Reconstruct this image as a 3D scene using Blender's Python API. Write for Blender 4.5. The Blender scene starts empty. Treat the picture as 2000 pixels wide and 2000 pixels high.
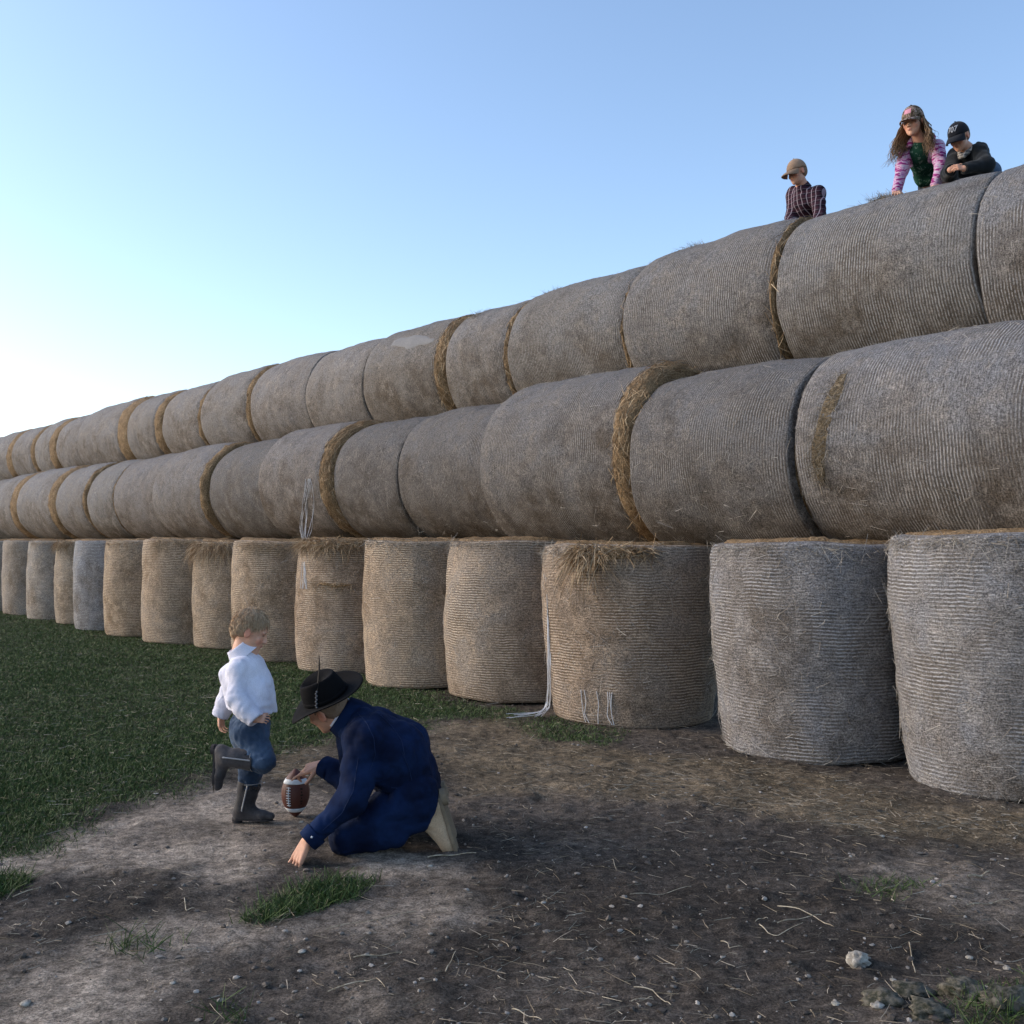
import bpy, math, random
import numpy as np
from mathutils import Vector, Matrix

R_ = math.radians
SC = bpy.context.scene
COL = SC.collection
rng = np.random.default_rng(7)
random.seed(7)

# ------------------------------------------------------------------ camera, sky, sun, exposure
CAM_H = 1.5
FPX = 2050.0                      # focal length in pixels of the 2000 px photograph
PITCH = math.atan(56 / FPX)       # horizon lies 56 px under the middle
cam_d = bpy.data.cameras.new('camera')
cam_d.sensor_width = 36.0
cam_d.lens = 36.0 * FPX / 2000.0
cam_d.clip_start = 0.05
cam_d.clip_end = 6000.0
cam = bpy.data.objects.new('camera', cam_d)
cam.location = (0, 0, CAM_H)
cam.rotation_euler = (math.pi / 2 + PITCH, 0, 0)
COL.objects.link(cam)
SC.camera = cam

SUN_AZ = R_(-84.0)                # measured from the view direction (+Y), negative = left
SUN_EL = R_(25.0)
world = bpy.data.worlds.new('World')
SC.world = world
world.use_nodes = True
wn = world.node_tree
wn.nodes.clear()
w_out = wn.nodes.new('ShaderNodeOutputWorld')
w_bg = wn.nodes.new('ShaderNodeBackground')
w_sky = wn.nodes.new('ShaderNodeTexSky')
w_sky.sky_type = 'NISHITA'
w_sky.sun_disc = False
w_sky.sun_elevation = SUN_EL
w_sky.sun_rotation = SUN_AZ
w_sky.altitude = 600.0
w_sky.air_density = 1.0
w_sky.dust_density = 1.8
w_sky.ozone_density = 1.6
w_bg.inputs['Strength'].default_value = 0.15
wn.links.new(w_sky.outputs[0], w_bg.inputs['Color'])
wn.links.new(w_bg.outputs[0], w_out.inputs['Surface'])

sun_d = bpy.data.lights.new('sun', 'SUN')
sun_d.energy = 1.1
sun_d.angle = R_(24.0)
sun_d.color = (1.0, 0.90, 0.80)
sun = bpy.data.objects.new('sun', sun_d)
sdir = Vector((math.sin(SUN_AZ) * math.cos(SUN_EL), math.cos(SUN_AZ) * math.cos(SUN_EL), math.sin(SUN_EL)))
sun.rotation_euler = sdir.to_track_quat('Z', 'Y').to_euler()
sun.location = (-6, 4, 8)
COL.objects.link(sun)

SC.view_settings.view_transform = 'Standard'
SC.view_settings.look = 'None'
SC.view_settings.exposure = 0.97
SC.view_settings.gamma = 1.0
SC.view_settings.use_curve_mapping = False

# ------------------------------------------------------------------ geometry helpers
def W(px, py, Y):
    """pixel of the 2000 px photograph at distance Y in front of the camera -> place in the world"""
    xc = (px - 1000.0) / FPX
    zc = (1000.0 - py) / FPX
    c, s = math.cos(PITCH), math.sin(PITCH)
    fy, fz = c - zc * s, s + zc * c
    t = Y / fy
    return np.array((xc * t, Y, CAM_H + fz * t))

def G(px, py, z=0.0):
    """pixel -> place on the ground"""
    xc = (px - 1000.0) / FPX
    zc = (1000.0 - py) / FPX
    c, s = math.cos(PITCH), math.sin(PITCH)
    fy, fz = c - zc * s, s + zc * c
    t = (z - CAM_H) / fz
    return np.array((xc * t, fy * t))

_tab = np.random.default_rng(99).random((64, 64, 64)).astype(np.float32)
def vnoise(x, y, z=0.0, f=1.0, seed=0):
    x = np.asarray(x, np.float64) * f + seed * 13.37
    y = np.asarray(y, np.float64) * f + seed * 7.71
    z = np.asarray(z, np.float64) * f + seed * 3.19 + np.zeros_like(x)
    xi, yi, zi = np.floor(x).astype(int), np.floor(y).astype(int), np.floor(z).astype(int)
    fx, fy, fz = x - xi, y - yi, z - zi
    fx, fy, fz = [t * t * (3 - 2 * t) for t in (fx, fy, fz)]
    o = 0
    for dx in (0, 1):
        for dy in (0, 1):
            for dz in (0, 1):
                w = (fx if dx else 1 - fx) * (fy if dy else 1 - fy) * (fz if dz else 1 - fz)
                o = o + w * _tab[(xi + dx) & 63, (yi + dy) & 63, (zi + dz) & 63]
    return o * 2 - 1                       # -1..1

def fbm(x, y, z=0.0, f=1.0, seed=0, octs=4):
    o, a, t = 0, 1.0, 0
    for i in range(octs):
        o = o + a * vnoise(x, y, z, f * 2 ** i, seed + i * 5)
        t += a
        a *= 0.5
    return o / t

def mk(name, verts, quads=None, tris=None, mat=None, parent=None, smooth=True, uv=None, col=None, loc=None):
    verts = np.asarray(verts, np.float32)
    me = bpy.data.meshes.new(name)
    nq = 0 if quads is None else len(quads)
    nt = 0 if tris is None else len(tris)
    li = []
    if nq: li.append(np.asarray(quads, np.int32).ravel())
    if nt: li.append(np.asarray(tris, np.int32).ravel())
    li = np.concatenate(li)
    me.vertices.add(len(verts)); me.vertices.foreach_set('co', verts.ravel())
    me.loops.add(len(li)); me.loops.foreach_set('vertex_index', li)
    me.polygons.add(nq + nt)
    st = np.concatenate([np.arange(nq) * 4, nq * 4 + np.arange(nt) * 3]).astype(np.int32)
    me.polygons.foreach_set('loop_start', st)
    me.polygons.foreach_set('use_smooth', np.full(nq + nt, smooth))
    if uv is not None:
        l = me.uv_layers.new(name='UVMap')
        l.data.foreach_set('uv', np.asarray(uv, np.float32)[li].ravel())
    me.update(calc_edges=True)
    me.validate()
    if col is not None:
        a = me.color_attributes.new('Col', 'FLOAT_COLOR', 'POINT')
        c = np.ones((len(verts), 4), np.float32); c[:, :3] = col
        a.data.foreach_set('color', c.ravel())
    if mat is not None: me.materials.append(mat)
    o = bpy.data.objects.new(name, me)
    COL.objects.link(o)
    if parent is not None: o.parent = parent
    if loc is not None: o.location = [float(t) for t in loc]
    return o

def tag(o, label=None, cat=None, group=None, kind=None):
    if label: o['label'] = label
    if cat: o['category'] = cat
    if group: o['group'] = group
    if kind: o['kind'] = kind
    return o

def empty(name, loc, label, cat, group=None):
    o = bpy.data.objects.new(name, None)
    o.empty_display_size = 0.1
    o.location = [float(t) for t in loc]
    COL.objects.link(o)
    return tag(o, label, cat, group)

def unit(v):
    v = np.asarray(v, float)
    return v / np.maximum(np.linalg.norm(v, axis=-1, keepdims=True), 1e-9)

def ribbons(P, D, L, Wd, bend=None, segs=2, lift=None):
    """flat thin stalks: start P, direction D, length L, width Wd, bent by vector `bend` * t^2"""
    n = len(P)
    P = np.asarray(P, float); D = unit(D)
    L = np.broadcast_to(L, n); Wd = np.broadcast_to(Wd, n)
    rnd = rng.normal(size=(n, 3))
    S = unit(np.cross(D, rnd))
    if bend is None: bend = rng.normal(size=(n, 3)) * 0.12
    bend = bend * L[:, None]
    vs = []
    for i in range(segs + 1):
        t = i / segs
        c = P + D * (L * t)[:, None] + bend * t * t
        w = (Wd * (1.0 - 0.55 * t))[:, None] * 0.5
        vs += [c - S * w, c + S * w]
    v = np.stack(vs, 1)
    m = 2 * (segs + 1)
    b = (np.arange(n) * m)[:, None]
    q = [b + np.array([[2 * i, 2 * i + 1, 2 * i + 3, 2 * i + 2]]) for i in range(segs)]
    return v.reshape(-1, 3), np.concatenate(q)

def tube(pts, rad, ns=5):
    pts = np.asarray(pts, float); n = len(pts)
    rad = np.broadcast_to(rad, n)
    T = unit(np.gradient(pts, axis=0))
    up = np.array((0.13, 0.31, 0.94))
    A = unit(np.cross(T, up)); B = np.cross(T, A)
    th = np.arange(ns) * 2 * math.pi / ns
    v = pts[:, None, :] + rad[:, None, None] * (np.cos(th)[None, :, None] * A[:, None, :] + np.sin(th)[None, :, None] * B[:, None, :])
    i = np.arange(n - 1)[:, None] * ns; j = np.arange(ns)[None, :]; j2 = (j + 1) % ns
    q = np.stack([i + j, i + j2, i + ns + j2, i + ns + j], -1).reshape(-1, 4)
    return v.reshape(-1, 3), q

def joinm(parts):
    vs, qs, o = [], [], 0
    for v, q in parts:
        vs.append(v); qs.append(np.asarray(q) + o); o += len(v)
    return np.concatenate(vs), np.concatenate(qs)

# ------------------------------------------------------------------ materials
class NT:
    def __init__(s, name, rough=0.85, spec=0.25):
        s.m = bpy.data.materials.new(name); s.m.use_nodes = True
        s.t = s.m.node_tree
        s.b = s.t.nodes['Principled BSDF']
        s.b.inputs['Roughness'].default_value = rough
        s.b.inputs['Specular IOR Level'].default_value = spec
    def n(s, typ, **kw):
        x = s.t.nodes.new(typ)
        for k, v in kw.items(): setattr(x, k, v)
        return x
    def l(s, a, b): s.t.links.new(a, b)
    def math(s, op, a, b=None, c=None, clamp=False):
        x = s.n('ShaderNodeMath', operation=op); x.use_clamp = clamp
        for i, t in enumerate((a, b, c)):
            if t is None: continue
            if hasattr(t, 'is_linked') or hasattr(t, 'links'): s.l(t, x.inputs[i])
            else: x.inputs[i].default_value = t
        return x.outputs[0]
    def mix(s, f, a, b, mode='MIX'):
        x = s.n('ShaderNodeMix', data_type='RGBA', blend_type=mode)
        for sock, t in ((x.inputs[0], f), (x.inputs[6], a), (x.inputs[7], b)):
            if hasattr(t, 'links'): s.l(t, sock)
            elif isinstance(t, (int, float)): sock.default_value = t
            else: sock.default_value = (*t, 1.0)
        return x.outputs[2]
    def noise(s, vec, scale, detail=4.0, rough=0.6, dist=0.0):
        x = s.n('ShaderNodeTexNoise')
        x.inputs['Scale'].default_value = scale; x.inputs['Detail'].default_value = detail
        x.inputs['Roughness'].default_value = rough; x.inputs['Distortion'].default_value = dist
        if vec is not None: s.l(vec, x.inputs['Vector'])
        return x.outputs[0]
    def mapping(s, vec, scale=(1, 1, 1), loc=(0, 0, 0)):
        x = s.n('ShaderNodeMapping')
        x.inputs['Scale'].default_value = scale; x.inputs['Location'].default_value = loc
        s.l(vec, x.inputs['Vector']); return x.outputs[0]
    def ramp(s, f, stops, mode='LINEAR'):
        x = s.n('ShaderNodeValToRGB'); cr = x.color_ramp; cr.interpolation = mode
        while len(cr.elements) < len(stops): cr.elements.new(0.5)
        for e, (p, c) in zip(cr.elements, stops):
            e.position = p; e.color = (*c, 1.0) if len(c) == 3 else c
        s.l(f, x.inputs[0]); return x.outputs[0]
    def range(s, f, a, b, c=0.0, d=1.0):
        x = s.n('ShaderNodeMapRange'); x.interpolation_type = 'SMOOTHSTEP'
        for i, t in enumerate((a, b, c, d)): x.inputs[1 + i].default_value = t
        s.l(f, x.inputs[0]); return x.outputs[0]
    def obj(s): return s.n('ShaderNodeTexCoord').outputs['Object']
    def attr(s, name='Col'):
        x = s.n('ShaderNodeAttribute'); x.attribute_name = name; return x.outputs['Color']
    def bump(s, h, strength=0.5, dist=0.01):
        x = s.n('ShaderNodeBump'); x.inputs['Strength'].default_value = strength
        x.inputs['Distance'].default_value = dist
        s.l(h, x.inputs['Height']); s.l(x.outputs[0], s.b.inputs['Normal'])
    def out(s, c):
        if hasattr(c, 'links'): s.l(c, s.b.inputs['Base Color'])
        else: s.b.inputs['Base Color'].default_value = (*c, 1.0)
        return s.m

def plain(name, c, var=0.25, scale=40.0, rough=0.85, spec=0.25, bump=0.0):
    t = NT(name, rough, spec)
    o = t.obj(); nz = t.noise(o, scale)
    c = np.array(c)
    t.out(t.mix(nz, tuple(c * (1 - var)), tuple(c * (1 + var))))
    if bump: t.bump(nz, bump, 0.01)
    return t.m

def mat_bale():
    t = NT('net_wrapped_hay', 0.9, 0.15)
    oi = t.n('ShaderNodeObjectInfo')
    uvn = t.n('ShaderNodeTexCoord')
    off = t.math('MULTIPLY', oi.outputs['Random'], 37.0)
    cmb = t.n('ShaderNodeCombineXYZ')
    for i in range(3): t.l(off, cmb.inputs[i])
    add = t.n('ShaderNodeVectorMath', operation='ADD')
    t.l(uvn.outputs['Object'], add.inputs[0]); t.l(cmb.outputs[0], add.inputs[1])
    P = add.outputs[0]
    add2 = t.n('ShaderNodeVectorMath', operation='ADD')
    t.l(uvn.outputs['UV'], add2.inputs[0]); t.l(cmb.outputs[0], add2.inputs[1])
    UV = add2.outputs[0]
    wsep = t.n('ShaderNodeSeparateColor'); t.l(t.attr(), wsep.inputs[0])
    rain_shade = t.math('MULTIPLY', t.math('SUBTRACT', wsep.outputs[0], 0.5), 0.42)     # bleached by weather where the bale faces up, plus painted shade underneath
    big = t.range(t.math('ADD', t.noise(P, 1.5, 4, 0.6, 0.6), rain_shade), 0.26, 0.72)
    mid = t.noise(P, 7.0, 4, 0.65)
    fib = t.noise(t.mapping(UV, (22, 130, 1)), 1.0, 5, 0.75)
    spk = t.noise(P, 95.0, 3, 0.75)
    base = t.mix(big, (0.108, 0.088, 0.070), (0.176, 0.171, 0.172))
    base = t.mix(t.range(mid, 0.42, 0.72), base, (0.210, 0.188, 0.168))
    dark = t.range(t.noise(P, 3.1, 5, 0.7), 0.52, 0.72)
    base = t.mix(t.math('MULTIPLY', dark, 0.42), base, (0.062, 0.056, 0.052))
    f1 = t.range(fib, 0.28, 0.72, 0.45, 1.5)
    f2 = t.range(spk, 0.3, 0.7, 0.38, 1.65)
    mul = t.math('MULTIPLY', f1, f2)
    base = t.mix(1.0, base, mul, 'MULTIPLY')
    # threads of the net: rings round the bale
    sep = t.n('ShaderNodeSeparateXYZ'); t.l(uvn.outputs['UV'], sep.inputs[0])
    wob = t.noise(t.mapping(UV, (6, 3, 1)), 1.0, 3, 0.6)
    v = t.math('ADD', t.math('MULTIPLY', sep.outputs[1], 2 * math.pi / 0.0235), t.math('MULTIPLY', wob, 8.0))
    sn = t.math('SINE', v)
    thr = t.range(sn, -0.3, 0.9)
    brk = t.range(t.noise(t.mapping(UV, (55, 28, 1)), 1.0, 3, 0.7), 0.36, 0.6)
    vis = t.range(t.noise(P, 2.3, 3, 0.6), 0.40, 0.66, 0.0, 1.0)
    thf = t.math('MULTIPLY', t.math('MULTIPLY', thr, vis), t.math('ADD', t.math('MULTIPLY', brk, 0.85), 0.15))
    gap = t.math('MULTIPLY', t.math('SUBTRACT', 1.0, thr), vis)
    base = t.mix(t.math('MULTIPLY', gap, 0.62), base, (0.075, 0.061, 0.048))
    base = t.mix(t.math('MULTIPLY', thf, 0.68), base, (0.43, 0.415, 0.405))
    base = t.mix(1.0, base, oi.outputs['Color'], 'MULTIPLY')
    t.out(base)
    h = t.math('ADD', t.math('MULTIPLY', thf, 0.5), t.math('ADD', fib, t.math('MULTIPLY', spk, 0.7)))
    t.bump(h, 0.75, 0.012)
    return t.m

def mat_hay(name, a, b, sc=60.0):
    t = NT(name, 0.85, 0.2)
    o = t.obj()
    n1 = t.noise(t.mapping(o, (1, 1, 1)), sc, 5, 0.75)
    n2 = t.noise(o, 6.0, 3, 0.6)
    n3 = t.noise(t.mapping(o, (1, 1, 3.5)), 38, 3, 0.8, 1.2)
    c = t.mix(t.range(n1, 0.34, 0.66), a, b)
    c = t.mix(t.range(n3, 0.50, 0.68), c, tuple(np.array(a) * 0.28))
    c = t.mix(t.math('MULTIPLY', t.range(n2, 0.45, 0.7), 0.5), c, tuple(np.array(a) * 0.6))
    t.out(c); t.bump(n1, 0.8, 0.02)
    return t.m

def mat_straw(name, a, b, c3, c4=None):
    """every stalk its own colour"""
    t = NT(name, 0.7, 0.3)
    g = t.n('ShaderNodeNewGeometry')
    t.out(t.ramp(g.outputs['Random Per Island'], [(0.0, a), (0.5, b), (1.0, c3)] if c4 is None else [(0.0, a), (0.5, b), (0.90, c3), (0.98, c4)]))
    return t.m

M = {}
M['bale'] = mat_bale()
M['hay_gold'] = mat_hay('golden_hay', (0.14, 0.080, 0.036), (0.40, 0.272, 0.150))
M['straw_gold'] = mat_straw('golden_straw', (0.14, 0.078, 0.034), (0.34, 0.225, 0.120), (0.55, 0.42, 0.27))
M['straw_pale'] = mat_straw('pale_straw', (0.09, 0.068, 0.043), (0.21, 0.165, 0.112), (0.40, 0.345, 0.27))
M['straw_grey'] = mat_straw('weathered_straw', (0.10, 0.085, 0.066), (0.24, 0.20, 0.155), (0.42, 0.38, 0.32))
M['straw_wrap'] = mat_straw('straw_caught_in_net', (0.17, 0.14, 0.11), (0.32, 0.28, 0.235), (0.48, 0.44, 0.39))
M['net'] = plain('white_net_string', (0.62, 0.63, 0.66), 0.12, 30)
# ------------------------------------------------------------------ the ground
def poly(*px):
    return np.array([G(x, y) for x, y in px])

def sdist(x, y, pg):
    """signed distance to a polygon, positive inside"""
    d = np.full(x.shape, 1e9); ins = np.zeros(x.shape, bool)
    n = len(pg)
    for i in range(n):
        a, b = pg[i], pg[(i + 1) % n]
        e = b - a
        t = np.clip(((x - a[0]) * e[0] + (y - a[1]) * e[1]) / (e @ e + 1e-12), 0, 1)
        d = np.minimum(d, np.hypot(x - a[0] - t * e[0], y - a[1] - t * e[1]))
        c = (a[1] > y) != (b[1] > y)
        with np.errstate(divide='ignore', invalid='ignore'):
            xi = a[0] + (y - a[1]) * e[0] / (e[1] if abs(e[1]) > 1e-12 else 1e-12)
        ins ^= c & (x < xi)
    return np.where(ins, d, -d)

def sstep(a, b, x):
    t = np.clip((x - a) / (b - a), 0, 1)
    return t * t * (3 - 2 * t)

LAWN = poly((-900, 1200), (0, 1190), (560, 1280), (880, 1370), (1010, 1405), (880, 1405), (790, 1430), (640, 1440), (500, 1480),
            (380, 1520), (260, 1550), (150, 1610), (60, 1655), (-60, 1680), (-900, 1660))
STRIP = poly((840, 1372), (1050, 1395), (1240, 1430), (1200, 1462), (1080, 1455), (990, 1425), (880, 1398))
TUFTS = [poly((475, 1800), (520, 1765), (600, 1735), (690, 1720), (735, 1728), (700, 1760), (610, 1790), (530, 1812)),
         poly((-60, 1720), (40, 1712), (70, 1728), (30, 1750), (-60, 1770)),
         poly((2050, 1975), (2060, 1970), (2100, 1970), (2100, 2060), (2050, 2060))]
THIN = [poly((300, 1560), (360, 1500), (500, 1480), (440, 1530), (360, 1575)),
        poly((190, 1845), (250, 1825), (330, 1850), (280, 1875)),
        poly((1650, 1730), (1750, 1715), (1820, 1740), (1730, 1760)), poly((1850, 1975), (1930, 1940), (2100, 1930), (2100, 2060), (1880, 2060)), poly((400, 1960), (450, 1950), (500, 1980), (480, 2010), (410, 2010))]
LIGHT = [poly((-300, 1700), (60, 1650), (230, 1575), (420, 1525), (640, 1560), (640, 1640), (560, 1690), (600, 1700), (500, 1740), (420, 1760),
              (250, 1715), (140, 1720), (0, 1716), (-300, 1740)),
         poly((-300, 1900), (0, 1880), (300, 1790), (480, 1800), (700, 1770), (900, 1720), (990, 1800), (840, 1860), (600, 1850), (420, 1880),
              (300, 1990), (100, 2050), (-300, 2080)),
         poly((620, 1660), (880, 1665), (960, 1720), (860, 1740), (700, 1730)),
         poly((580, 1960), (700, 1930), (830, 1960), (760, 2000), (640, 2010)),
         poly((1640, 1700), (1790, 1660), (1990, 1720), (2100, 1800), (1960, 1850), (1800, 1790))]
STRAWY = [poly((830, 1460), (860, 1410), (980, 1395), (1100, 1450), (1350, 1480), (1560, 1500), (1800, 1560), (2100, 1600), (2100, 1680), (1700, 1640), (1400, 1580),
               (1100, 1560), (900, 1560)),
          poly((500, 1470), (640, 1445), (660, 1500), (600, 1530), (520, 1520))]

def masks(x, y):
    e1 = fbm(x, y, f=1.7, seed=3) ; e2 = fbm(x, y, f=5.0, seed=9)
    wob = 0.20 * e1 + 0.12 * e2
    lawn = sstep(-0.30, 0.32, sdist(x, y, LAWN) + wob * 1.5)
    lawn = np.maximum(lawn, 0.42 * sstep(-0.05, 0.15, sdist(x, y, STRIP) + wob * 0.6))
    for p in TUFTS: lawn = np.maximum(lawn, sstep(-0.03, 0.07, sdist(x, y, p) + wob * 0.35))
    thin = np.zeros_like(lawn)
    for p in THIN: thin = np.maximum(thin, 0.30 * sstep(-0.05, 0.15, sdist(x, y, p) + wob * 0.5))
    light = np.zeros_like(lawn)
    for p in LIGHT: light = np.maximum(light, sstep(-0.12, 0.22, sdist(x, y, p) + wob * 0.9))
    light = light - 0.6 * np.minimum(light, sstep(-0.12, 0.22, sdist(x, y, LIGHT[4]) + wob * 0.9))
    light = light * (0.55 + 0.45 * sstep(-0.35, 0.25, fbm(x, y, f=2.6, seed=21)))
    strawy = np.zeros_like(lawn)
    for p in STRAWY: strawy = np.maximum(strawy, sstep(-0.2, 0.25, sdist(x, y, p) + wob))
    return lawn, thin, light, strawy

def gh(x, y):
    x = np.asarray(x, float); y = np.asarray(y, float)
    r = np.hypot(x, y)
    a = np.clip(40.0 / np.maximum(r, 1.0), 0, 1)
    return (0.018 * fbm(x, y, f=0.6, seed=31, octs=3) + 0.012 * fbm(x, y, f=3.0, seed=33, octs=3)) * a

def axis(lo, hi, step, far, ratio=1.25):
    c = list(np.arange(lo, hi, step))
    s = step
    a = c[-1]
    while a < far:
        s *= ratio; a += s; c.append(a)
    s = step; a = c[0]; pre = []
    while a > -far:
        s *= ratio; a -= s; pre.append(a)
    return np.array(pre[::-1] + c)

gx = axis(-6.0, 5.0, 0.028, 2500)
gy = np.concatenate([np.arange(2.8, 8.0, 0.024), 8.0 * 1.009 ** np.arange(0, 120)])
ys = [gy[-1]]
st = 0.3
while ys[-1] < 2500: st *= 1.3; ys.append(ys[-1] + st)
pre = [2.8]; st = 0.05
while pre[-1] > -2500: st *= 1.4; pre.append(pre[-1] - st)
gy = np.concatenate([pre[1:][::-1], gy, ys[1:]])
XX, YY = np.meshgrid(gx, gy)
lawn, thin, light, strawy = masks(XX, YY)
H0 = gh(XX, YY)
near = (np.abs(XX) < 8) & (YY > 2) & (YY < 14)
clod = fbm(XX, YY, f=13.0, seed=41, octs=3)
clod2 = fbm(XX, YY, f=5.5, seed=47, octs=3)
rough = np.where(near, (0.010 + 0.012 * (1 - light)) * np.maximum(clod, -0.15) + 0.034 * (1 - 0.55 * light) * np.maximum(clod2 - 0.05, 0), 0.0)
lump = sstep(0.0, 0.35, sdist(XX, YY, poly((1740, 1960), (1850, 1925), (2000, 1925), (2100, 1960), (2100, 2080), (1780, 2060))))
ZZ = H0 + rough * (1 - 0.5 * lawn) + lump * (0.03 + 0.05 * np.maximum(fbm(XX, YY, f=7.0, seed=51), 0))
dirtA = np.stack([0.305 * np.ones_like(XX), 0.248 * np.ones_like(XX), 0.196 * np.ones_like(XX)], -1)
soil = np.array((0.078, 0.063, 0.051)); straw_c = np.array((0.20, 0.148, 0.09)); green = np.array((0.05, 0.058, 0.024))
patch = sstep(-0.3, 0.35, fbm(XX, YY, f=1.1, seed=61))[..., None]
colr = soil * (0.75 + 0.6 * patch)
colr = colr * (1 - light[..., None]) + dirtA * light[..., None]
colr = colr * (1 - 0.6 * strawy[..., None]) + straw_c * 0.6 * strawy[..., None]
lw = np.maximum(lawn, thin)[..., None]
colr = colr * (1 - 0.85 * lw) + green * 0.85 * lw
far_ = sstep(20, 60, np.hypot(XX, YY))[..., None]
colr = colr * (1 - far_) + np.array((0.05, 0.07, 0.025)) * far_
nyy, nxx = XX.shape
ii = (np.arange(nyy - 1)[:, None] * nxx + np.arange(nxx - 1)[None, :])
gq = np.stack([ii, ii + 1, ii + nxx + 1, ii + nxx], -1).reshape(-1, 4)

def mat_ground():
    t = NT('trampled_soil', 0.95, 0.12)
    o = t.obj(); a = t.attr()
    n1 = t.noise(o, 18, 6, 0.72); n2 = t.noise(o, 110, 5, 0.8); n3 = t.noise(o, 2.2, 5, 0.65)
    c = t.mix(1.0, a, t.range(n1, 0.28, 0.72, 0.40, 1.65), 'MULTIPLY')
    c = t.mix(1.0, c, t.range(n2, 0.30, 0.70, 0.32, 1.75), 'MULTIPLY')
    c = t.mix(1.0, c, t.range(n3, 0.3, 0.7, 0.7, 1.3), 'MULTIPLY')
    vor = t.n('ShaderNodeTexVoronoi'); vor.inputs['Scale'].default_value = 55
    t.l(o, vor.inputs['Vector'])
    pale = t.math('MULTIPLY', t.math('LESS_THAN', vor.outputs['Distance'], 0.16), t.range(t.noise(o, 9, 3), 0.5, 0.65))
    c = t.mix(t.math('MULTIPLY', pale, 0.55), c, (0.33, 0.29, 0.24))
    t.out(c)
    t.bump(t.math('ADD', n1, t.math('MULTIPLY', n2, 0.5)), 0.9, 0.03)
    return t.m
M['ground'] = mat_ground()
ground = mk('ground', np.stack([XX, YY, ZZ], -1).reshape(-1, 3), gq, None, M['ground'], smooth=True, col=colr.reshape(-1, 3))
tag(ground, 'trampled bare dirt yard running into short grass', 'ground', kind='structure')

from mathutils.bvhtree import BVHTree
_sel = ((XX > -13) & (XX < 8) & (YY > 2.6) & (YY < 27))
def ground_z(x, y):
    """height of the finished ground sheet"""
    xi = np.clip(np.searchsorted(gx, x) - 1, 0, len(gx) - 2); yi = np.clip(np.searchsorted(gy, y) - 1, 0, len(gy) - 2)
    fx = (x - gx[xi]) / (gx[xi + 1] - gx[xi]); fy = (y - gy[yi]) / (gy[yi + 1] - gy[yi])
    return (ZZ[yi, xi] * (1 - fx) * (1 - fy) + ZZ[yi, xi + 1] * fx * (1 - fy) + ZZ[yi + 1, xi] * (1 - fx) * fy + ZZ[yi + 1, xi + 1] * fx * fy)

# visible wedge of the ground, in front of the stack
ROW_A = R_(40.7)
UX, UY = -math.sin(ROW_A), math.cos(ROW_A)
NX, NY = UY, -UX
def in_view(x, y, nmax=6.6):
    return (np.abs(x) < 0.53 * y + 0.35) & (y > 2.9) & (x * NX + y * NY < nmax)

def scatter(n, ymax=24.0, xmin=-12.0):
    """points thick near the camera, thinning with distance"""
    y = 2.9 * (ymax / 2.9) ** rng.random(n)
    x = (rng.random(n) * 2 - 1) * (0.53 * y + 0.35)
    k = in_view(x, y)
    return x[k], y[k]

# --- short grass (uncountable)
def grass():
    x, y = scatter(1250000)
    l, t, li, s = masks(x, y)
    dens = np.maximum(l, t) * sstep(-0.45, 0.25, fbm(x, y, f=2.2, seed=71) + 0.30 * l)
    k = rng.random(len(x)) < dens * np.clip(y / 7.5, 0.45, 1.0)
    x, y = x[k], y[k]; n = len(x)
    print('grass blades', n)
    P = np.stack([x, y, ground_z(x, y) - 0.004], -1)
    D = np.stack([rng.normal(0, 0.6, n), rng.normal(0, 0.6, n), np.ones(n)], -1)
    hgt = (0.015 + 0.026 * rng.random(n)) * np.where(y < 4.75, 1.9, 1.0) * (0.75 + 0.5 * sstep(-0.4, 0.4, fbm(x, y, f=1.3, seed=77)))
    bend = np.stack([rng.normal(0.05, 0.35, n), rng.normal(0, 0.35, n), -0.25 * rng.random(n)], -1)
    v, q = ribbons(P, D, hgt, 0.0024 + 0.0004 * y, bend, 1)
    m = mat_straw('grass_blade', (0.025, 0.045, 0.010), (0.050, 0.088, 0.018), (0.085, 0.120, 0.036), (0.19, 0.165, 0.095))
    g = mk('grass', v, q, None, m)
    tag(g, 'short dark green grass spreading along the bales', 'grass', kind='stuff')
grass()

# --- straw litter and pebbles (uncountable)
def litter():
    x, y = scatter(105000, 18.0)
    l, t, li, s = masks(x, y)
    dens = 0.10 + 0.85 * s + 0.10 * (1 - li) - 0.05 * li + 0.05 * l
    dens = dens * (0.35 + 0.65 * sstep(-0.2, 0.3, fbm(x, y, f=1.9, seed=83)))
    k = rng.random(len(x)) < dens
    x, y = x[k], y[k]; n = len(x)
    print('straws', n)
    P = np.stack([x, y, ground_z(x, y) + 0.004 + 0.006 * rng.random(n) + 0.02 * masks(x, y)[0]], -1)
    a = rng.random(n) * 2 * math.pi
    D = np.stack([np.cos(a), np.sin(a), rng.normal(0.04, 0.10, n)], -1)
    L = 0.02 + 0.085 * rng.random(n) ** 2.2
    bend = np.stack([rng.normal(0, 0.2, n), rng.normal(0, 0.2, n), rng.normal(-0.02, 0.05, n)], -1)
    v, q = ribbons(P, D, L, 0.0018 + 0.0016 * rng.random(n), bend, 2)
    o = mk('straw_litter', v, q, None, M['straw_pale'])
    tag(o, 'loose bits of straw littered over the dirt', 'straw', kind='stuff')
litter()

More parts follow.
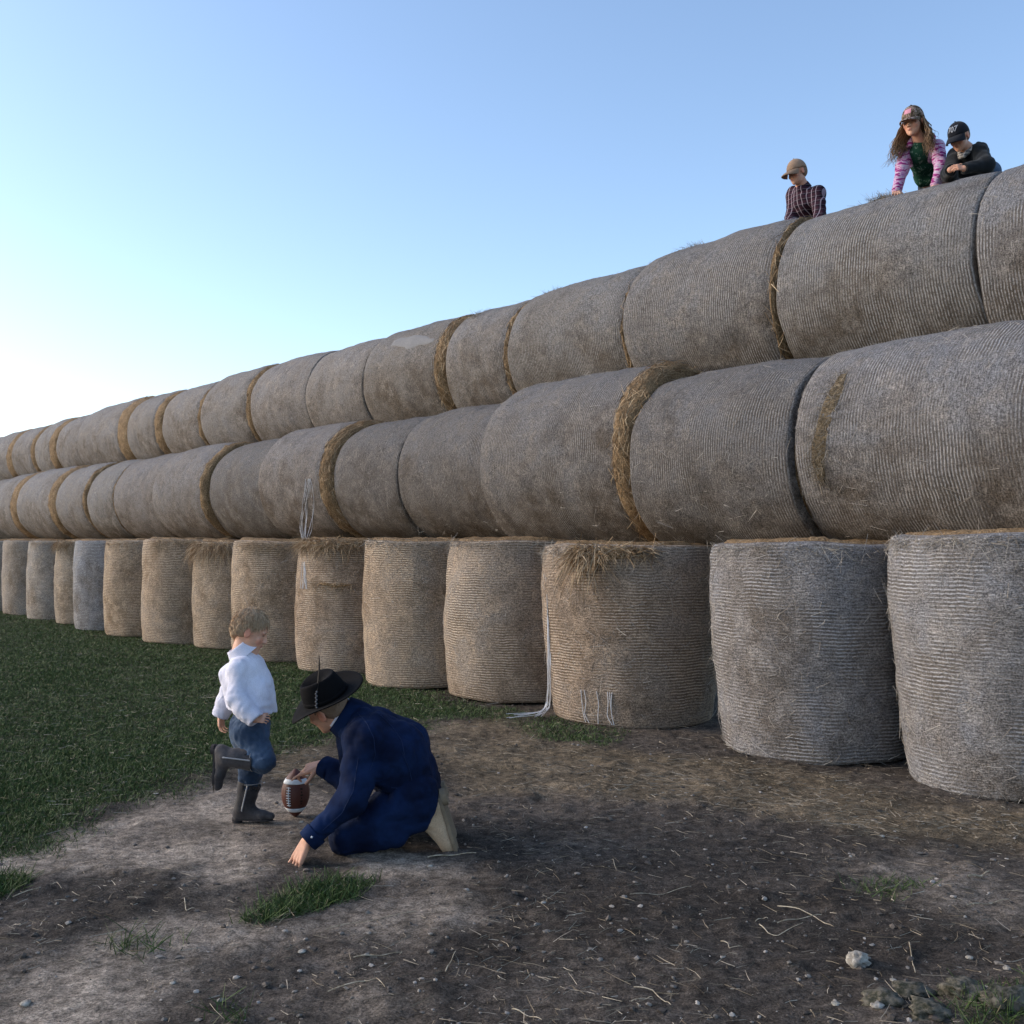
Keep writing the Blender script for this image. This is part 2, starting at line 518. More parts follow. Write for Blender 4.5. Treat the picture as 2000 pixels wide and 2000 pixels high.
def ico(sub=1):
    import bmesh
    bm = bmesh.new(); bmesh.ops.create_icosphere(bm, subdivisions=sub, radius=1.0)
    v = np.array([a.co[:] for a in bm.verts]); f = np.array([[q.index for q in p.verts] for p in bm.faces]); bm.free()
    return v, f
ICO1 = ico(1); ICO2 = ico(2); ICO3 = ico(3)
M['pebble'] = mat_straw('pale_pebble', (0.10, 0.088, 0.075), (0.18, 0.158, 0.135), (0.36, 0.32, 0.28))
M['clod'] = mat_straw('dark_clod', (0.045, 0.037, 0.03), (0.075, 0.060, 0.049), (0.13, 0.105, 0.085))
def pebbles(name, n, lo, hi, mat, label, cat, wl):
    x, y = scatter(n, 11.0)
    l, t, li, s = masks(x, y)
    k = rng.random(len(x)) < np.clip(wl + 0.4 * (1 - li) - 0.9 * l, 0, 1)
    x, y = x[k], y[k]; n = len(x)
    v0, f0 = ICO1
    r = lo + (hi - lo) * rng.random(n) ** 3.5
    sc = np.stack([0.8 + 0.6 * rng.random(n), 0.8 + 0.6 * rng.random(n), 0.45 + 0.3 * rng.random(n)], -1) * r[:, None]
    jit = 1 + 0.22 * rng.normal(size=(n, len(v0), 1))
    an = rng.random(n) * 6.28; ca, sa = np.cos(an)[:, None], np.sin(an)[:, None]
    v = v0[None] * jit * sc[:, None, :]
    v = np.stack([v[..., 0] * ca - v[..., 1] * sa, v[..., 0] * sa + v[..., 1] * ca, v[..., 2]], -1)
    v = v + np.stack([x, y, ground_z(x, y) + 0.25 * r], -1)[:, None, :]
    f = f0[None] + (np.arange(n) * len(v0))[:, None, None]
    o = mk(name, v.reshape(-1, 3), None, f.reshape(-1, 3), mat, smooth=False)
    tag(o, label, cat, kind='stuff')
pebbles('pebbles', 3000, 0.0025, 0.0125, M['pebble'], 'small pale pebbles and grit strewn over the dirt', 'pebbles', 0.35)
pebbles('soil_clods', 3000, 0.003, 0.015, M['clod'], 'small dark clods of soil scattered over the yard', 'clods', 0.25)
# ------------------------------------------------------------------ hay bales
def row_xy(s, n):
    return s * UX + n * NX, s * UY + n * NY

BW = {}
def bale_mesh(R, L, seed, horizontal, profile=None, gold=0.0, nth=80, nz=24):
    """net-wrapped barrel: axis along local x (lying) or local z (standing), base at local 0.
    gold: width of the bare hay shoulder that bulges out of the net at the near (-x) end"""
    e = 0.030                                           # rounded rim
    z_lo = -L / 2 + (gold if gold > 0 else 0.0)
    zs = np.linspace(z_lo + (0.0 if gold > 0 else e), L / 2 - e, nz)
    rim = np.linspace(0, math.pi / 2, 4)[1:]
    lo_z = [z_lo] if gold > 0 else list((z_lo + e - e * np.sin(rim))[::-1])
    lo_c = [0.022] if gold > 0 else list((e * (1 - np.cos(rim)))[::-1])
    if gold > 0: zs = zs[1:]; 
    if gold <= 0: lo_z = [z_lo - 0.004] + lo_z; lo_c = [e + 0.05] + lo_c
    z_all = np.concatenate([lo_z, zs, L / 2 - e + e * np.sin(rim), [L / 2 + 0.004]])
    cut = np.concatenate([lo_c, np.zeros(len(zs)), e * (1 - np.cos(rim)), [e + 0.05]])
    th = np.linspace(0, 2 * math.pi, nth + 1)
    Z, T = np.meshgrid(z_all, th, indexing='ij')
    tt = (Z / L + 0.5)
    cx, cy = np.cos(T), np.sin(T)
    nzv = 0.030 * fbm(cx * 1.3, cy * 1.3, Z * 1.2, f=1.0, seed=seed, octs=2) + 0.020 * fbm(cx * 3, cy * 3, Z * 3.0, f=1.0, seed=seed + 40, octs=3)
    ring = 0.010 * vnoise(Z * 9.0, Z * 0, 0, 1.0, seed + 9) + 0.004 * vnoise(Z * 31.0, cx * 0.7, 0, 1.0, seed + 19)
    rr = R * (1 + nzv + ring)
    if profile is not None:
        rr = rr * np.interp(np.clip(tt, 0, 1), profile[0], profile[1])
    rr = rr * (1 - 0.022 * (2 * tt - 1) ** 2 - 0.012 * (2 * tt - 1) ** 6) - cut[:, None]
    # ragged lengths of the ends
    Zw = Z + 0.025 * fbm(cx * 1.5, cy * 1.5, 0 * Z + np.sign(Z) * 3, f=1.0, seed=seed + 70, octs=2) * np.abs(2 * tt - 1) ** 3
    if gold > 0: Zw = Zw + 0.55 * gold * fbm(cx * 1.6, cy * 1.1, 0 * Z, f=1.0, seed=seed + 75, octs=3) * np.clip(1 - 3 * tt, 0, 1)
    A, B = rr * cx, rr * cy
    flat = -R * 0.955
    if horizontal:
        # lying: axis x, a little flattened where it rests
        z = np.where(B < flat, flat + (B - flat) * 0.25, B)
        V = np.stack([Zw, A, z - flat + R * 0.005], -1)
    else:
        V = np.stack([A, B, Zw + L / 2 + 0.004], -1)
    UV = np.stack([T * R, Z + seed * 0.113], -1)
    wz = 0.5 + 0.5 * cy if horizontal else 0.5 + 0 * cy  # height round a lying bale: drives weathered top and painted underside shade
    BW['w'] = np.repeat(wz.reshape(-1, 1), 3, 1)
    m = nth + 1; k = len(z_all)
    i = np.arange(k - 1)[:, None] * m + np.arange(nth)[None, :]
    q = np.stack([i, i + 1, i + m + 1, i + m], -1).reshape(-1, 4)
    return V, UV, q

def end_cap(V, row, seed, horizontal, sign, gold=0.0):
    """hay of the end: rings inwards from the net edge, rough; with `gold` it bulges out of the net first"""
    ringv = V[row, :-1]
    c = ringv.mean(0)
    ax = np.array((1, 0, 0)) if horizontal else np.array((0, 0, 1))
    if gold > 0:
        ks = np.array([1.012, 1.02, 1.015, 0.995, 0.965, 0.925, 0.87, 0.76, 0.62, 0.46, 0.3, 0.14])
        ds = np.array([-0.05, 0.05, 0.3, 0.55, 0.78, 0.92, 1.0, 1.0, 0.98, 0.96, 0.95, 0.95]) * gold
    else:
        ks = np.array([1.04, 0.97, 0.88, 0.76, 0.62, 0.46, 0.3, 0.14])
        ds = np.array([-0.02] + [0.018] * 7)
    vs = []
    n = len(ringv)
    for i, k in enumerate(ks):
        p = c + (ringv - c) * k
        d = 0.030 * fbm(p[:, 0] * 5, p[:, 1] * 5, p[:, 2] * 5 + i * .3, seed=seed + 3) + 0.010 * vnoise(p[:, 0], p[:, 1] + i * .11, p[:, 2], f=28, seed=seed)
        if i == 0: d = d * 0
        if gold > 0 and 0 < i < 6:
            p = p + unit(p - c) * (0.022 * vnoise(p[:, 0] + i * .21, p[:, 1], p[:, 2], f=21, seed=seed + 8))[:, None]
        vs.append(p + ax * sign * (d + ds[i])[:, None])
    v = np.concatenate(vs + [c[None] + ax * sign * (ds[-1] + 0.005)])
    j = np.arange(n); j2 = (j + 1) % n
    q = np.concatenate([np.stack([i * n + j, i * n + j2, (i + 1) * n + j2, (i + 1) * n + j], -1) for i in range(len(ks) - 1)])
    b = (len(ks) - 1) * n
    t = np.stack([b + j, b + j2, np.full(n, len(v) - 1)], -1)
    if sign < 0: q = q[:, ::-1]; t = t[:, ::-1]
    return v, q, t

def surf_straw(V, n, seed, horizontal, zlo=None, front=None):
    """stray stalks lying on and poking out of the wrap"""
    g = np.random.default_rng(seed)
    k, m, _ = V.shape
    i = g.integers(3, k - 3, n); j = g.integers(0, m - 1, n)
    P = V[i, j] + (V[i, (j + 1) % m] - V[i, j]) * g.random(n)[:, None] + (V[i + 1, j] - V[i, j]) * g.random(n)[:, None]
    tz = unit(V[i + 1, j] - V[i, j]); tt = unit(V[i, (j + 1) % m] - V[i, j])
    nn = unit(np.cross(tt, tz)) * (1 if not horizontal else 1)
    c = V[i].mean(1)
    nn = np.where(((P - c) * nn).sum(1)[:, None] < 0, -nn, nn)
    a = g.normal(0, 0.9, n)
    D = tt * np.cos(a)[:, None] * np.where(g.random(n) < 0.5, 1, -1)[:, None] + tz * np.sin(a)[:, None] + nn * np.abs(g.normal(0.06, 0.16, n))[:, None]
    L = 0.03 + 0.12 * g.random(n) ** 2
    bend = -nn * 0.10 + g.normal(size=(n, 3)) * 0.10
    return ribbons(P + nn * 0.003, D, L, 0.0022 + 0.0014 * g.random(n), bend, 2)

BALES = {}
def bale(key, s, n, z0, R, L, horizontal, label, group, tint=(1, 1, 1), profile=None, lean=(0, 0), fuzz=300, seed=0, yaw=0.0, ends=(1, 1), gold=0.0):
    x, y = row_xy(s, n)
    root = empty('hay_bale', (x, y, z0), label, 'hay bale', group)
    V, UV, q = bale_mesh(R, L, seed, horizontal, profile, gold)
    if horizontal:
        root.rotation_euler = (0, lean[0], math.atan2(UY, UX) + yaw)
    else:
        root.rotation_euler = (lean[0], lean[1], 0.9 * seed)
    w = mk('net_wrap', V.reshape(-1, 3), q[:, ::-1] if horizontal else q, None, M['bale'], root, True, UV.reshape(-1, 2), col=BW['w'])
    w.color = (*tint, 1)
    for sgn, row, on in ((-1, 0, ends[0]), (1, -1, ends[1])):
        if not on: continue
        v, qq, tt = end_cap(V, row, seed, horizontal, sgn, gold if sgn < 0 else 0.0)
        mk('hay_end', v, qq, tt, M['hay_gold'], root)
        if gold > 0 and sgn < 0:
            # stalks bristling from the bare shoulder
            nn = int(2600 * min(1.0, gold / 0.2)) if s < 12.5 else 420
            g = np.random.default_rng(seed + 900)
            pick = g.integers(0, 80 * 6, nn); p = v[pick]; cc = v[-1]
            rad = unit((p - cc) * np.array((0, 1, 1)))
            tang = np.cross(rad, (1, 0, 0)) * np.where(g.random(nn) < .5, 1, -1)[:, None]
            D = tang * 0.8 + rad * 0.34 * g.random(nn)[:, None] + np.array((-1, 0, 0)) * g.normal(0.1, 0.5, nn)[:, None]
            vv, q2 = ribbons(p, D, 0.04 + 0.11 * g.random(nn), 0.0035 + 0.003 * g.random(nn), -rad * 0.25 + g.normal(size=(nn, 3)) * 0.1, 2)
            o = mk('loose_hay', vv, q2, None, M['straw_gold'], root); o['kind'] = 'stuff'
    if fuzz:
        v, qq = surf_straw(V, fuzz, seed + 500, horizontal)
        o = mk('stray_straw', v, qq, None, M['straw_wrap'] if fuzz > 600 else M['straw_grey'], root); o['kind'] = 'stuff'
    BALES[key] = dict(root=root, V=V, s=s, n=n, z0=z0, R=R, L=L, h=horizontal)
    return root

def solve_s(px, n0, R):
    """place along the row whose left outline falls on the image column px"""
    t = math.atan((px - 1000) / FPX)
    ss = np.arange(0, 60, 0.005)
    f = np.arctan2(ss * UX + n0 * NX, ss * UY + n0 * NY) - np.arcsin(R / np.hypot(ss, n0)) - t
    return float(ss[np.argmin(np.abs(f))])

P_TAPER = ([0, 0.15, 0.45, 0.75, 0.95, 1], [0.885, 0.915, 0.965, 1.0, 1.0, 0.99])
P_BARREL = ([0, 0.15, 0.45, 0.75, 0.95, 1], [0.965, 0.985, 1.0, 0.99, 0.965, 0.96])
P_STRAIGHT = ([0, 0.5, 1], [0.99, 1.0, 0.985])
GU = 'upright bales of the bottom row'
UPR = [ # key, left outline px (1932 px picture), front n, R, height, tint, profile, label
 ('A', 1672, 6.00, 0.77, 1.53, (1.244, 1.269, 1.318), P_TAPER, 'grey upright hay bale at the right edge, largest of the bottom row'),
 ('B', 1337, 5.98, 0.77, 1.475, (1.196, 1.196, 1.22), P_TAPER, 'grey upright hay bale tapering to its foot, second from the right edge'),
 ('C', 1022, 5.96, 0.78, 1.455, (1.631, 1.366, 1.105), P_TAPER, 'upright hay bale with a golden tuft on top and white net strings hanging'),
 ('D', 840, 6.08, 0.76, 1.50, (1.593, 1.363, 1.108), P_BARREL, 'bulging tan upright hay bale just left of the bale with the golden tuft'),
 ('E', 685, 5.98, 0.755, 1.50, (1.745, 1.447, 1.119), P_STRAIGHT, 'straight tan upright hay bale right behind the cowboy hat'),
 ('F', 558, 6.05, 0.75, 1.50, (1.715, 1.433, 1.144), P_BARREL, 'upright hay bale with a torn slit showing straw across its front'),
 ('G', 437, 6.00, 0.76, 1.49, (1.775, 1.475, 1.144), P_STRAIGHT, 'wide tan upright hay bale right behind the small boy'),
 ('H', 362, 6.22, 0.745, 1.48, (1.653, 1.391, 1.082), P_BARREL, 'set-back upright hay bale with straw spilling from its top left corner'),
 ('I', 267, 5.97, 0.76, 1.51, (1.837, 1.517, 1.169), P_STRAIGHT, 'pale upright hay bale left of the set-back bale with spilling straw'),
 ('J', 196, 6.00, 0.76, 1.50, (1.837, 1.504, 1.133), P_STRAIGHT, 'plain tan upright hay bale right of the bluish grey one'),
 ('K', 138, 5.97, 0.76, 1.49, (1.314, 1.364, 1.451), P_STRAIGHT, 'bluish grey upright hay bale far down the bottom row'),
 ('L', 103, 6.10, 0.74, 1.49, (1.614, 1.391, 1.112), P_STRAIGHT, 'narrow-looking golden upright hay bale between two grey ones at left'),
 ('M', 50, 6.10, 0.76, 1.49, (1.572, 1.460, 1.310), P_STRAIGHT, 'greyish upright hay bale, second whole one from the left edge'),
 ('N', 3, 6.08, 0.76, 1.50, (1.601, 1.445, 1.257), P_STRAIGHT, 'tan upright hay bale, first whole one from the left edge'),
 ('O', -42, 6.08, 0.76, 1.50, (1.503, 1.405, 1.284), P_STRAIGHT, 'upright hay bale cut off by the left edge of the picture'),
]
for i, (k, px, nf, R, Hh, tint, prof, lab) in enumerate(UPR):
    n0 = nf + R * (0.91 if prof is P_TAPER else 0.975)
    s = solve_s(px * 2000 / 1932, n0, R)
    bale(k, s, n0, 0.0, R, Hh, False, lab, GU, tint, prof, fuzz=(2400 if i < 3 else 900 if i < 7 else 200), seed=i + 1, ends=(0, 1))
print('upright s', [(k, round(BALES[k]['s'], 2)) for k in 'ABCDEFGHIJKLMNO'])

GM = 'lying bales of the middle row'
MID = [ # near end s, n, base z, R, gold shoulder, tint, label
 ('m0', 1.30, 7.46, 1.48, 0.775, 0, (1.02, 1.02, 1.04), 'lying bale of the middle row only just showing at the right edge'),
 ('m1', 2.72, 7.29, 1.435, 0.795, 0.02, (0.995, 0.995, 1.014), 'lying middle-row bale with a gash showing straw, above the largest grey upright bale'),
 ('m2', 4.46, 7.26, 1.400, 0.800, 0, (0.76, 0.744, 0.736), 'lying bale of the middle row right of the big protruding one'),
 ('m3', 6.06, 7.34, 1.435, 0.865, 0.18, (0.86, 0.834, 0.817), 'biggest lying bale of the middle row, its golden right end bulging out'),
 ('m4', 8.08, 7.52, 1.50, 0.775, 0, (0.752, 0.728, 0.712), 'dark lying bale just left of the big protruding bale'),
 ('m5', 9.88, 7.52, 1.50, 0.770, 0, (0.718, 0.694, 0.679), 'dark lying bale right of the broad golden ring in the middle row'),
 ('m6', 11.28, 7.46, 1.505, 0.800, 0.19, (0.945, 0.9, 0.873), 'lying bale with a broad golden end and white net strings dangling'),
 ('m7', 13.08, 7.52, 1.50, 0.765, 0, (0.763, 0.738, 0.722), 'brownish lying bale left of the one with dangling strings'),
 ('m8', 14.84, 7.47, 1.50, 0.790, 0.12, (0.994, 0.957, 0.938), 'pale lying bale with a thin golden rim above the bale with spilling straw'),
 ('m9', 16.87, 7.52, 1.50, 0.775, 0, (1.00, 0.96, 0.94), 'lying middle-row bale between the thin golden rim and a dark crescent seam'),
 ('m10', 18.68, 7.51, 1.50, 0.770, 0.04, (1.04, 1.02, 1.00), 'lying middle-row bale without a golden end, fifth from the left edge'),
 ('m11', 20.08, 7.49, 1.50, 0.780, 0.12, (1.08, 1.05, 1.03), 'lying middle-row bale with a slim golden end, fourth from the left edge'),
 ('m12', 21.75, 7.46, 1.50, 0.800, 0.30, (1.12, 1.09, 1.07), 'lying middle-row bale with a bright golden end, third from the left edge'),
 ('m13', 24.25, 7.47, 1.50, 0.795, 0.40, (1.10, 1.07, 1.05), 'lying middle-row bale with a wide golden end, second from the left edge'),
 ('m14', 26.25, 7.52, 1.50, 0.775, 0, (1.04, 1.02, 1.0), 'lying bale of the middle row cut off by the left edge'),
 ('m15', 28.2, 7.52, 1.50, 0.775, 0, (1.04, 1.02, 1.0), ''),
]
for i, (k, s0, n0, z0, R, gold, tint, lab) in enumerate(MID):
    if not lab: continue
    s1 = MID[i + 1][1] - 0.008
    bale(k, (s0 + s1) / 2, n0, z0, R, s1 - s0, True, lab, GM, tint, fuzz=(900 if i < 5 else 240), seed=30 + i, yaw=0.012 * math.sin(i * 2.3), gold=gold)
GT = 'lying bales of the top row'
TOP = [ # near end s, R, gold shoulder, tint, label
 ('t1', 2.0, 0.775, 0, (0.954, 0.963, 0.99), 'lying bale of the top row at the right edge'),
 ('t2', 3.56, 0.785, 0, (0.99, 0.99, 0.99), 'lying bale of the top row under the girl and the boy in black'),
 ('t3', 5.27, 0.805, 0.04, (0.933, 0.915, 0.898), 'lying top-row bale just left of the boy in plaid, thin straw rim at right'),
 ('t4', 7.02, 0.775, 0.05, (0.972, 0.954, 0.927), 'lying bale of the top row above the big protruding bale'),
 ('t5', 8.80, 0.755, 0.08, (1.03, 0.994, 0.957), 'short-looking lying bale of the top row right of a golden seam'),
 ('t6', 9.98, 0.765, 0.17, (0.994, 0.948, 0.892), 'lying bale of the top row with a pale net flap across its top'),
 ('t7', 11.76, 0.750, 0, (1.14, 1.09, 1.04), 'smooth pale lying bale of the top row left of the net flap'),
 ('t8', 13.28, 0.765, 0, (1.14, 1.09, 1.05), 'pale lying top-row bale running smoothly into the smooth one at its right'),
 ('t9', 14.96, 0.775, 0.15, (1.13, 1.09, 1.05), 'lying top-row bale with a narrow golden end, eighth from the left edge'),
 ('t10', 16.72, 0.755, 0.13, (1.15, 1.10, 1.05), 'lying top-row bale with a slim golden end, seventh from the left edge'),
 ('t11', 18.42, 0.765, 0.26, (1.15, 1.11, 1.07), 'lying top-row bale with a golden end, sixth from the left edge'),
 ('t12', 20.10, 0.785, 0.42, (1.15, 1.11, 1.08), 'lying top-row bale with the broadest golden end, fifth from the left edge'),
 ('t13', 22.83, 0.755, 0, (1.12, 1.08, 1.05), 'lying top-row bale without a golden end, left of the broadest golden end'),
 ('t14', 24.3, 0.765, 0.36, (1.15, 1.12, 1.09), 'lying top-row bale with a golden end, third from the left edge'),
 ('t15', 25.85, 0.76, 0.22, (1.12, 1.09, 1.07), 'lying top-row bale with a golden end, second from the left edge'),
 ('t16', 27.7, 0.77, 0.40, (1.15, 1.12, 1.1), 'lying top-row bale with a golden end, first from the left edge'),
 ('t17', 29.82, 0.76, 0, (1.12, 1.09, 1.07), 'farthest lying bale of the top row, cut by the left edge'),
 ('t18', 31.6, 0.76, 0, (1.12, 1.09, 1.07), ''),
]
TOPN = 8.24
for i, (k, s0, R, gold, tint, lab) in enumerate(TOP):
    if not lab: continue
    s1 = TOP[i + 1][1] - 0.008
    z0 = 2.275 + math.sqrt((0.775 + R) ** 2 - 0.76 ** 2) - R
    bale(k, (s0 + s1) / 2, TOPN, z0, R, s1 - s0, True, lab, GT, tint, fuzz=(300 if i < 6 else 140), seed=60 + i, yaw=0.012 * math.sin(i * 1.7 + 1), gold=gold)
# ------------------------------------------------------------------ figures: smooth solids joined into one continuous skin
class Sdf:
    def __init__(s, lo, hi, h):
        s.lo = np.array(lo, float); s.h = h
        s.n = np.ceil((np.array(hi, float) - s.lo) / h).astype(int) + 1
        s.D = np.full(s.n, 1e3, np.float32)
    def _sub(s, a, b, m):
        i0 = np.clip(np.floor((np.minimum(a, b) - m - s.lo) / s.h).astype(int), 0, s.n)
        i1 = np.clip(np.ceil((np.maximum(a, b) + m - s.lo) / s.h).astype(int) + 1, 0, s.n)
        sl = tuple(slice(p, q) for p, q in zip(i0, i1))
        ax = [(np.arange(p, q) * s.h + s.lo[k]).astype(np.float32) for k, (p, q) in enumerate(zip(i0, i1))]
        return sl, np.meshgrid(*ax, indexing='ij', sparse=True)
    def _put(s, sl, d, k, op):
        D = s.D[sl]
        if op == 'sub':
            d = -d
            if k > 0:
                hh = np.clip(0.5 - 0.5 * (D - d) / k, 0, 1)
                s.D[sl] = D * (1 - hh) + d * hh + k * hh * (1 - hh)
            else: s.D[sl] = np.maximum(D, d)
        else:
            k = max(k, 1e-4)
            hh = np.maximum(k - np.abs(D - d), 0) / k
            s.D[sl] = np.minimum(D, d) - hh * hh * k * 0.25
    def cap(s, a, b, ra, rb=None, k=0.02, op='add'):
        rb = ra if rb is None else rb
        a = np.asarray(a, float); b = np.asarray(b, float)
        m = max(ra, rb) + k + 3 * s.h
        sl, (X, Y, Z) = s._sub(a, b, m)
        d = b - a; L2 = float(d @ d) + 1e-12
        t = np.clip(((X - a[0]) * d[0] + (Y - a[1]) * d[1] + (Z - a[2]) * d[2]) / L2, 0, 1)
        q = np.sqrt((X - a[0] - t * d[0]) ** 2 + (Y - a[1] - t * d[1]) ** 2 + (Z - a[2] - t * d[2]) ** 2)
        s._put(sl, (q - (ra + (rb - ra) * t)).astype(np.float32), k, op)
    def ell(s, c, r, Rm=None, k=0.02, op='add'):
        c = np.asarray(c, float); r = np.asarray(r, float)
        Rm = np.eye(3) if Rm is None else Rm                # columns = axes
        m = r.max() + k + 3 * s.h
        sl, (X, Y, Z) = s._sub(c, c, m)
        x, y, z = X - c[0], Y - c[1], Z - c[2]
        p = [(x * Rm[0, i] + y * Rm[1, i] + z * Rm[2, i]) for i in range(3)]
        k0 = np.sqrt(sum((p[i] / r[i]) ** 2 for i in range(3)))
        k1 = np.sqrt(sum((p[i] / r[i] ** 2) ** 2 for i in range(3)))
        s._put(sl, (k0 * (k0 - 1.0) / np.maximum(k1, 1e-6)).astype(np.float32), k, op)
    def chain(s, pts, rads, k=0.02):
        for i in range(len(pts) - 1): s.cap(pts[i], pts[i + 1], rads[i], rads[i + 1], k)
    def half(s, p, nrm, reach=0.2):
        """cut away everything on the side nrm points to, near the point p"""
        p = np.asarray(p, float); nrm = unit(nrm)
        sl, (X, Y, Z) = s._sub(p, p, reach)
        d = (X - p[0]) * nrm[0] + (Y - p[1]) * nrm[1] + (Z - p[2]) * nrm[2]
        s.D[sl] = np.maximum(s.D[sl], d.astype(np.float32))
    def folds(s, amp, f, seed=0, stretch=(1, 1, 1)):
        idx = np.nonzero(np.abs(s.D) < amp * 2 + 3 * s.h)
        P = [idx[i] * s.h + s.lo[i] for i in range(3)]
        w = 0.4 * vnoise(P[0] + .3, P[1], P[2], f=f * 0.6, seed=seed + 5)
        nz = vnoise(P[0] * stretch[0] + w * 0.2, P[1] * stretch[1], P[2] * stretch[2] + w * .2, f=f, seed=seed)
        nz = 1 - 2 * np.abs(nz)
        s.D[idx] += (amp * nz + amp * 0.5 * vnoise(P[0], P[1], P[2], f=f * 2.3, seed=seed + 2)).astype(np.float32)
    def mesh(s):
        D = s.D; S = D < 0
        n = np.array(D.shape) - 1
        cs = np.zeros(n, np.int8)
        for dx in (0, 1):
            for dy in (0, 1):
                for dz in (0, 1):
                    cs += S[dx:dx + n[0], dy:dy + n[1], dz:dz + n[2]]
        act = np.nonzero((cs > 0) & (cs < 8))
        ids = np.full(n, -1, np.int32); m = len(act[0]); ids[act] = np.arange(m)
        corner = {}
        for dx in (0, 1):
            for dy in (0, 1):
                for dz in (0, 1):
                    corner[dx, dy, dz] = np.clip(D[act[0] + dx, act[1] + dy, act[2] + dz], -1, 1)
        acc = np.zeros((m, 3)); cnt = np.zeros(m)
        for a in corner:
            for ax in range(3):
                if a[ax]: continue
                b = list(a); b[ax] = 1; b = tuple(b)
                va, vb = corner[a], corner[b]
                on = (va < 0) != (vb < 0)
                t = np.where(on, va / np.where(on, va - vb, 1), 0)
                for k in range(3):
                    acc[:, k] += np.where(on, a[k] + (t if k == ax else 0), 0)
                cnt += on
        V = (np.stack(act, -1) + acc / cnt[:, None]) * s.h + s.lo
        Q = []
        for ax in range(3):
            o1, o2 = (ax + 1) % 3, (ax + 2) % 3
            sl0 = [slice(None)] * 3; sl1 = [slice(None)] * 3
            sl0[ax] = slice(0, -1); sl1[ax] = slice(1, None)
            S0, S1 = S[tuple(sl0)], S[tuple(sl1)]
            e = np.array(np.nonzero(S0 != S1))
            ok = (e[o1] > 0) & (e[o2] > 0) & (e[o1] < n[o1]) & (e[o2] < n[o2])
            e = e[:, ok]
            flip = S0[tuple(e)]
            def cell(d1, d2):
                c = e.copy(); c[o1] -= d1; c[o2] -= d2
                return ids[tuple(c)]
            q = np.stack([cell(1, 1), cell(0, 1), cell(0, 0), cell(1, 0)], -1)
            q = np.where(flip[:, None], q, q[:, ::-1])
            Q.append(q)
        Q = np.concatenate(Q); Q = Q[(Q >= 0).all(1)]
        return V, Q

def frame(fwd, up):
    """columns right, forward, up"""
    f = unit(fwd); u = np.asarray(up, float); u = unit(u - f * (u @ f)); r = np.cross(f, u)
    return np.stack([r, f, u], 1)

def add_head(s, c, H, F, child=0.0, neck=None, neck_r=0.19):
    """head of height H (chin to crown) centred at c; F = frame columns right, forward, up"""
    P = lambda x, y, z: c + F @ (np.array((x, y, z)) * H)
    k = 0.07 * H
    s.ell(P(0, -.06, .13 + .02 * child), np.array((.335 + .02 * child, .425, .365)) * H, F, k)
    s.ell(P(0, .10, -.13), np.array((.262, .27, .34)) * H, F, k)
    s.ell(P(0, .15, -.33), np.array((.185, .19, .15)) * H, F, k)
    s.ell(P(0, .285, -.415), np.array((.085, .075, .07)) * H, F, k)
    s.cap(P(0, .345, .03), P(0, .435 - .02 * child, -.125), .035 * H, .052 * H, .04 * H)
    for sx in (-1, 1):
        s.ell(P(sx * .05, .40, -.14), np.array((.04, .04, .03)) * H, F, .03 * H)
        s.ell(P(sx * .12, .315, .085), np.array((.11, .05, .035)) * H, F, .04 * H)          # brow
        s.ell(P(sx * .155, .255, -.12), np.array((.09, .07, .08)) * H, F, .05 * H)         # cheek
        s.ell(P(sx * .125, .395, .01), np.array((.055, .045, .032)) * H, F, .03 * H, 'sub')  # eye hollow
        s.ell(P(sx * .335, -.03, -.04), np.array((.03, .085, .125)) * H, F, .025 * H)      # ear
        s.ell(P(sx * .375, -.01, -.03), np.array((.02, .04, .07)) * H, F, .02 * H, 'sub')
    s.ell(P(0, .352, -.235), np.array((.085, .045, .022)) * H, F, .02 * H)
    s.ell(P(0, .345, -.275), np.array((.075, .045, .024)) * H, F, .02 * H)
    if neck is not None:
        s.cap(P(0, -.10, -.22), neck, neck_r * H, neck_r * 1.12 * H, .08 * H)

def head_col(V, c, H, F, skin, lip=(0.45, 0.17, 0.14)):
    L = ((V - c) @ F) / H
    col = np.tile(np.array(skin, float), (len(V), 1))
    def spot(x, y, z, r, cc, a=1.0):
        d = np.sqrt(((L - np.array((x, y, z))) ** 2 / np.array(r) ** 2).sum(1))
        w = (a * sstep(1.15, 0.75, d))[:, None]
        col[:] = col * (1 - w) + np.array(cc) * w
    for sx in (-1, 1):
        spot(sx * .17, .30, -.15, (.11, .12, .11), (skin[0] * 1.05, skin[1] * 0.82, skin[2] * 0.80), 0.7)
        spot(sx * .125, .36, .012, (.045, .09, .018), (0.15, 0.10, 0.075))
        spot(sx * .13, .36, .085, (.085, .10, .018), (0.16, 0.10, 0.065), .8)
        spot(sx * .35, -.02, -.04, (.07, .10, .13), (skin[0] * 1.02, skin[1] * 0.74, skin[2] * 0.70), 0.8)
    spot(0, .37, -.255, (.085, .08, .04), lip, .9)
    return col

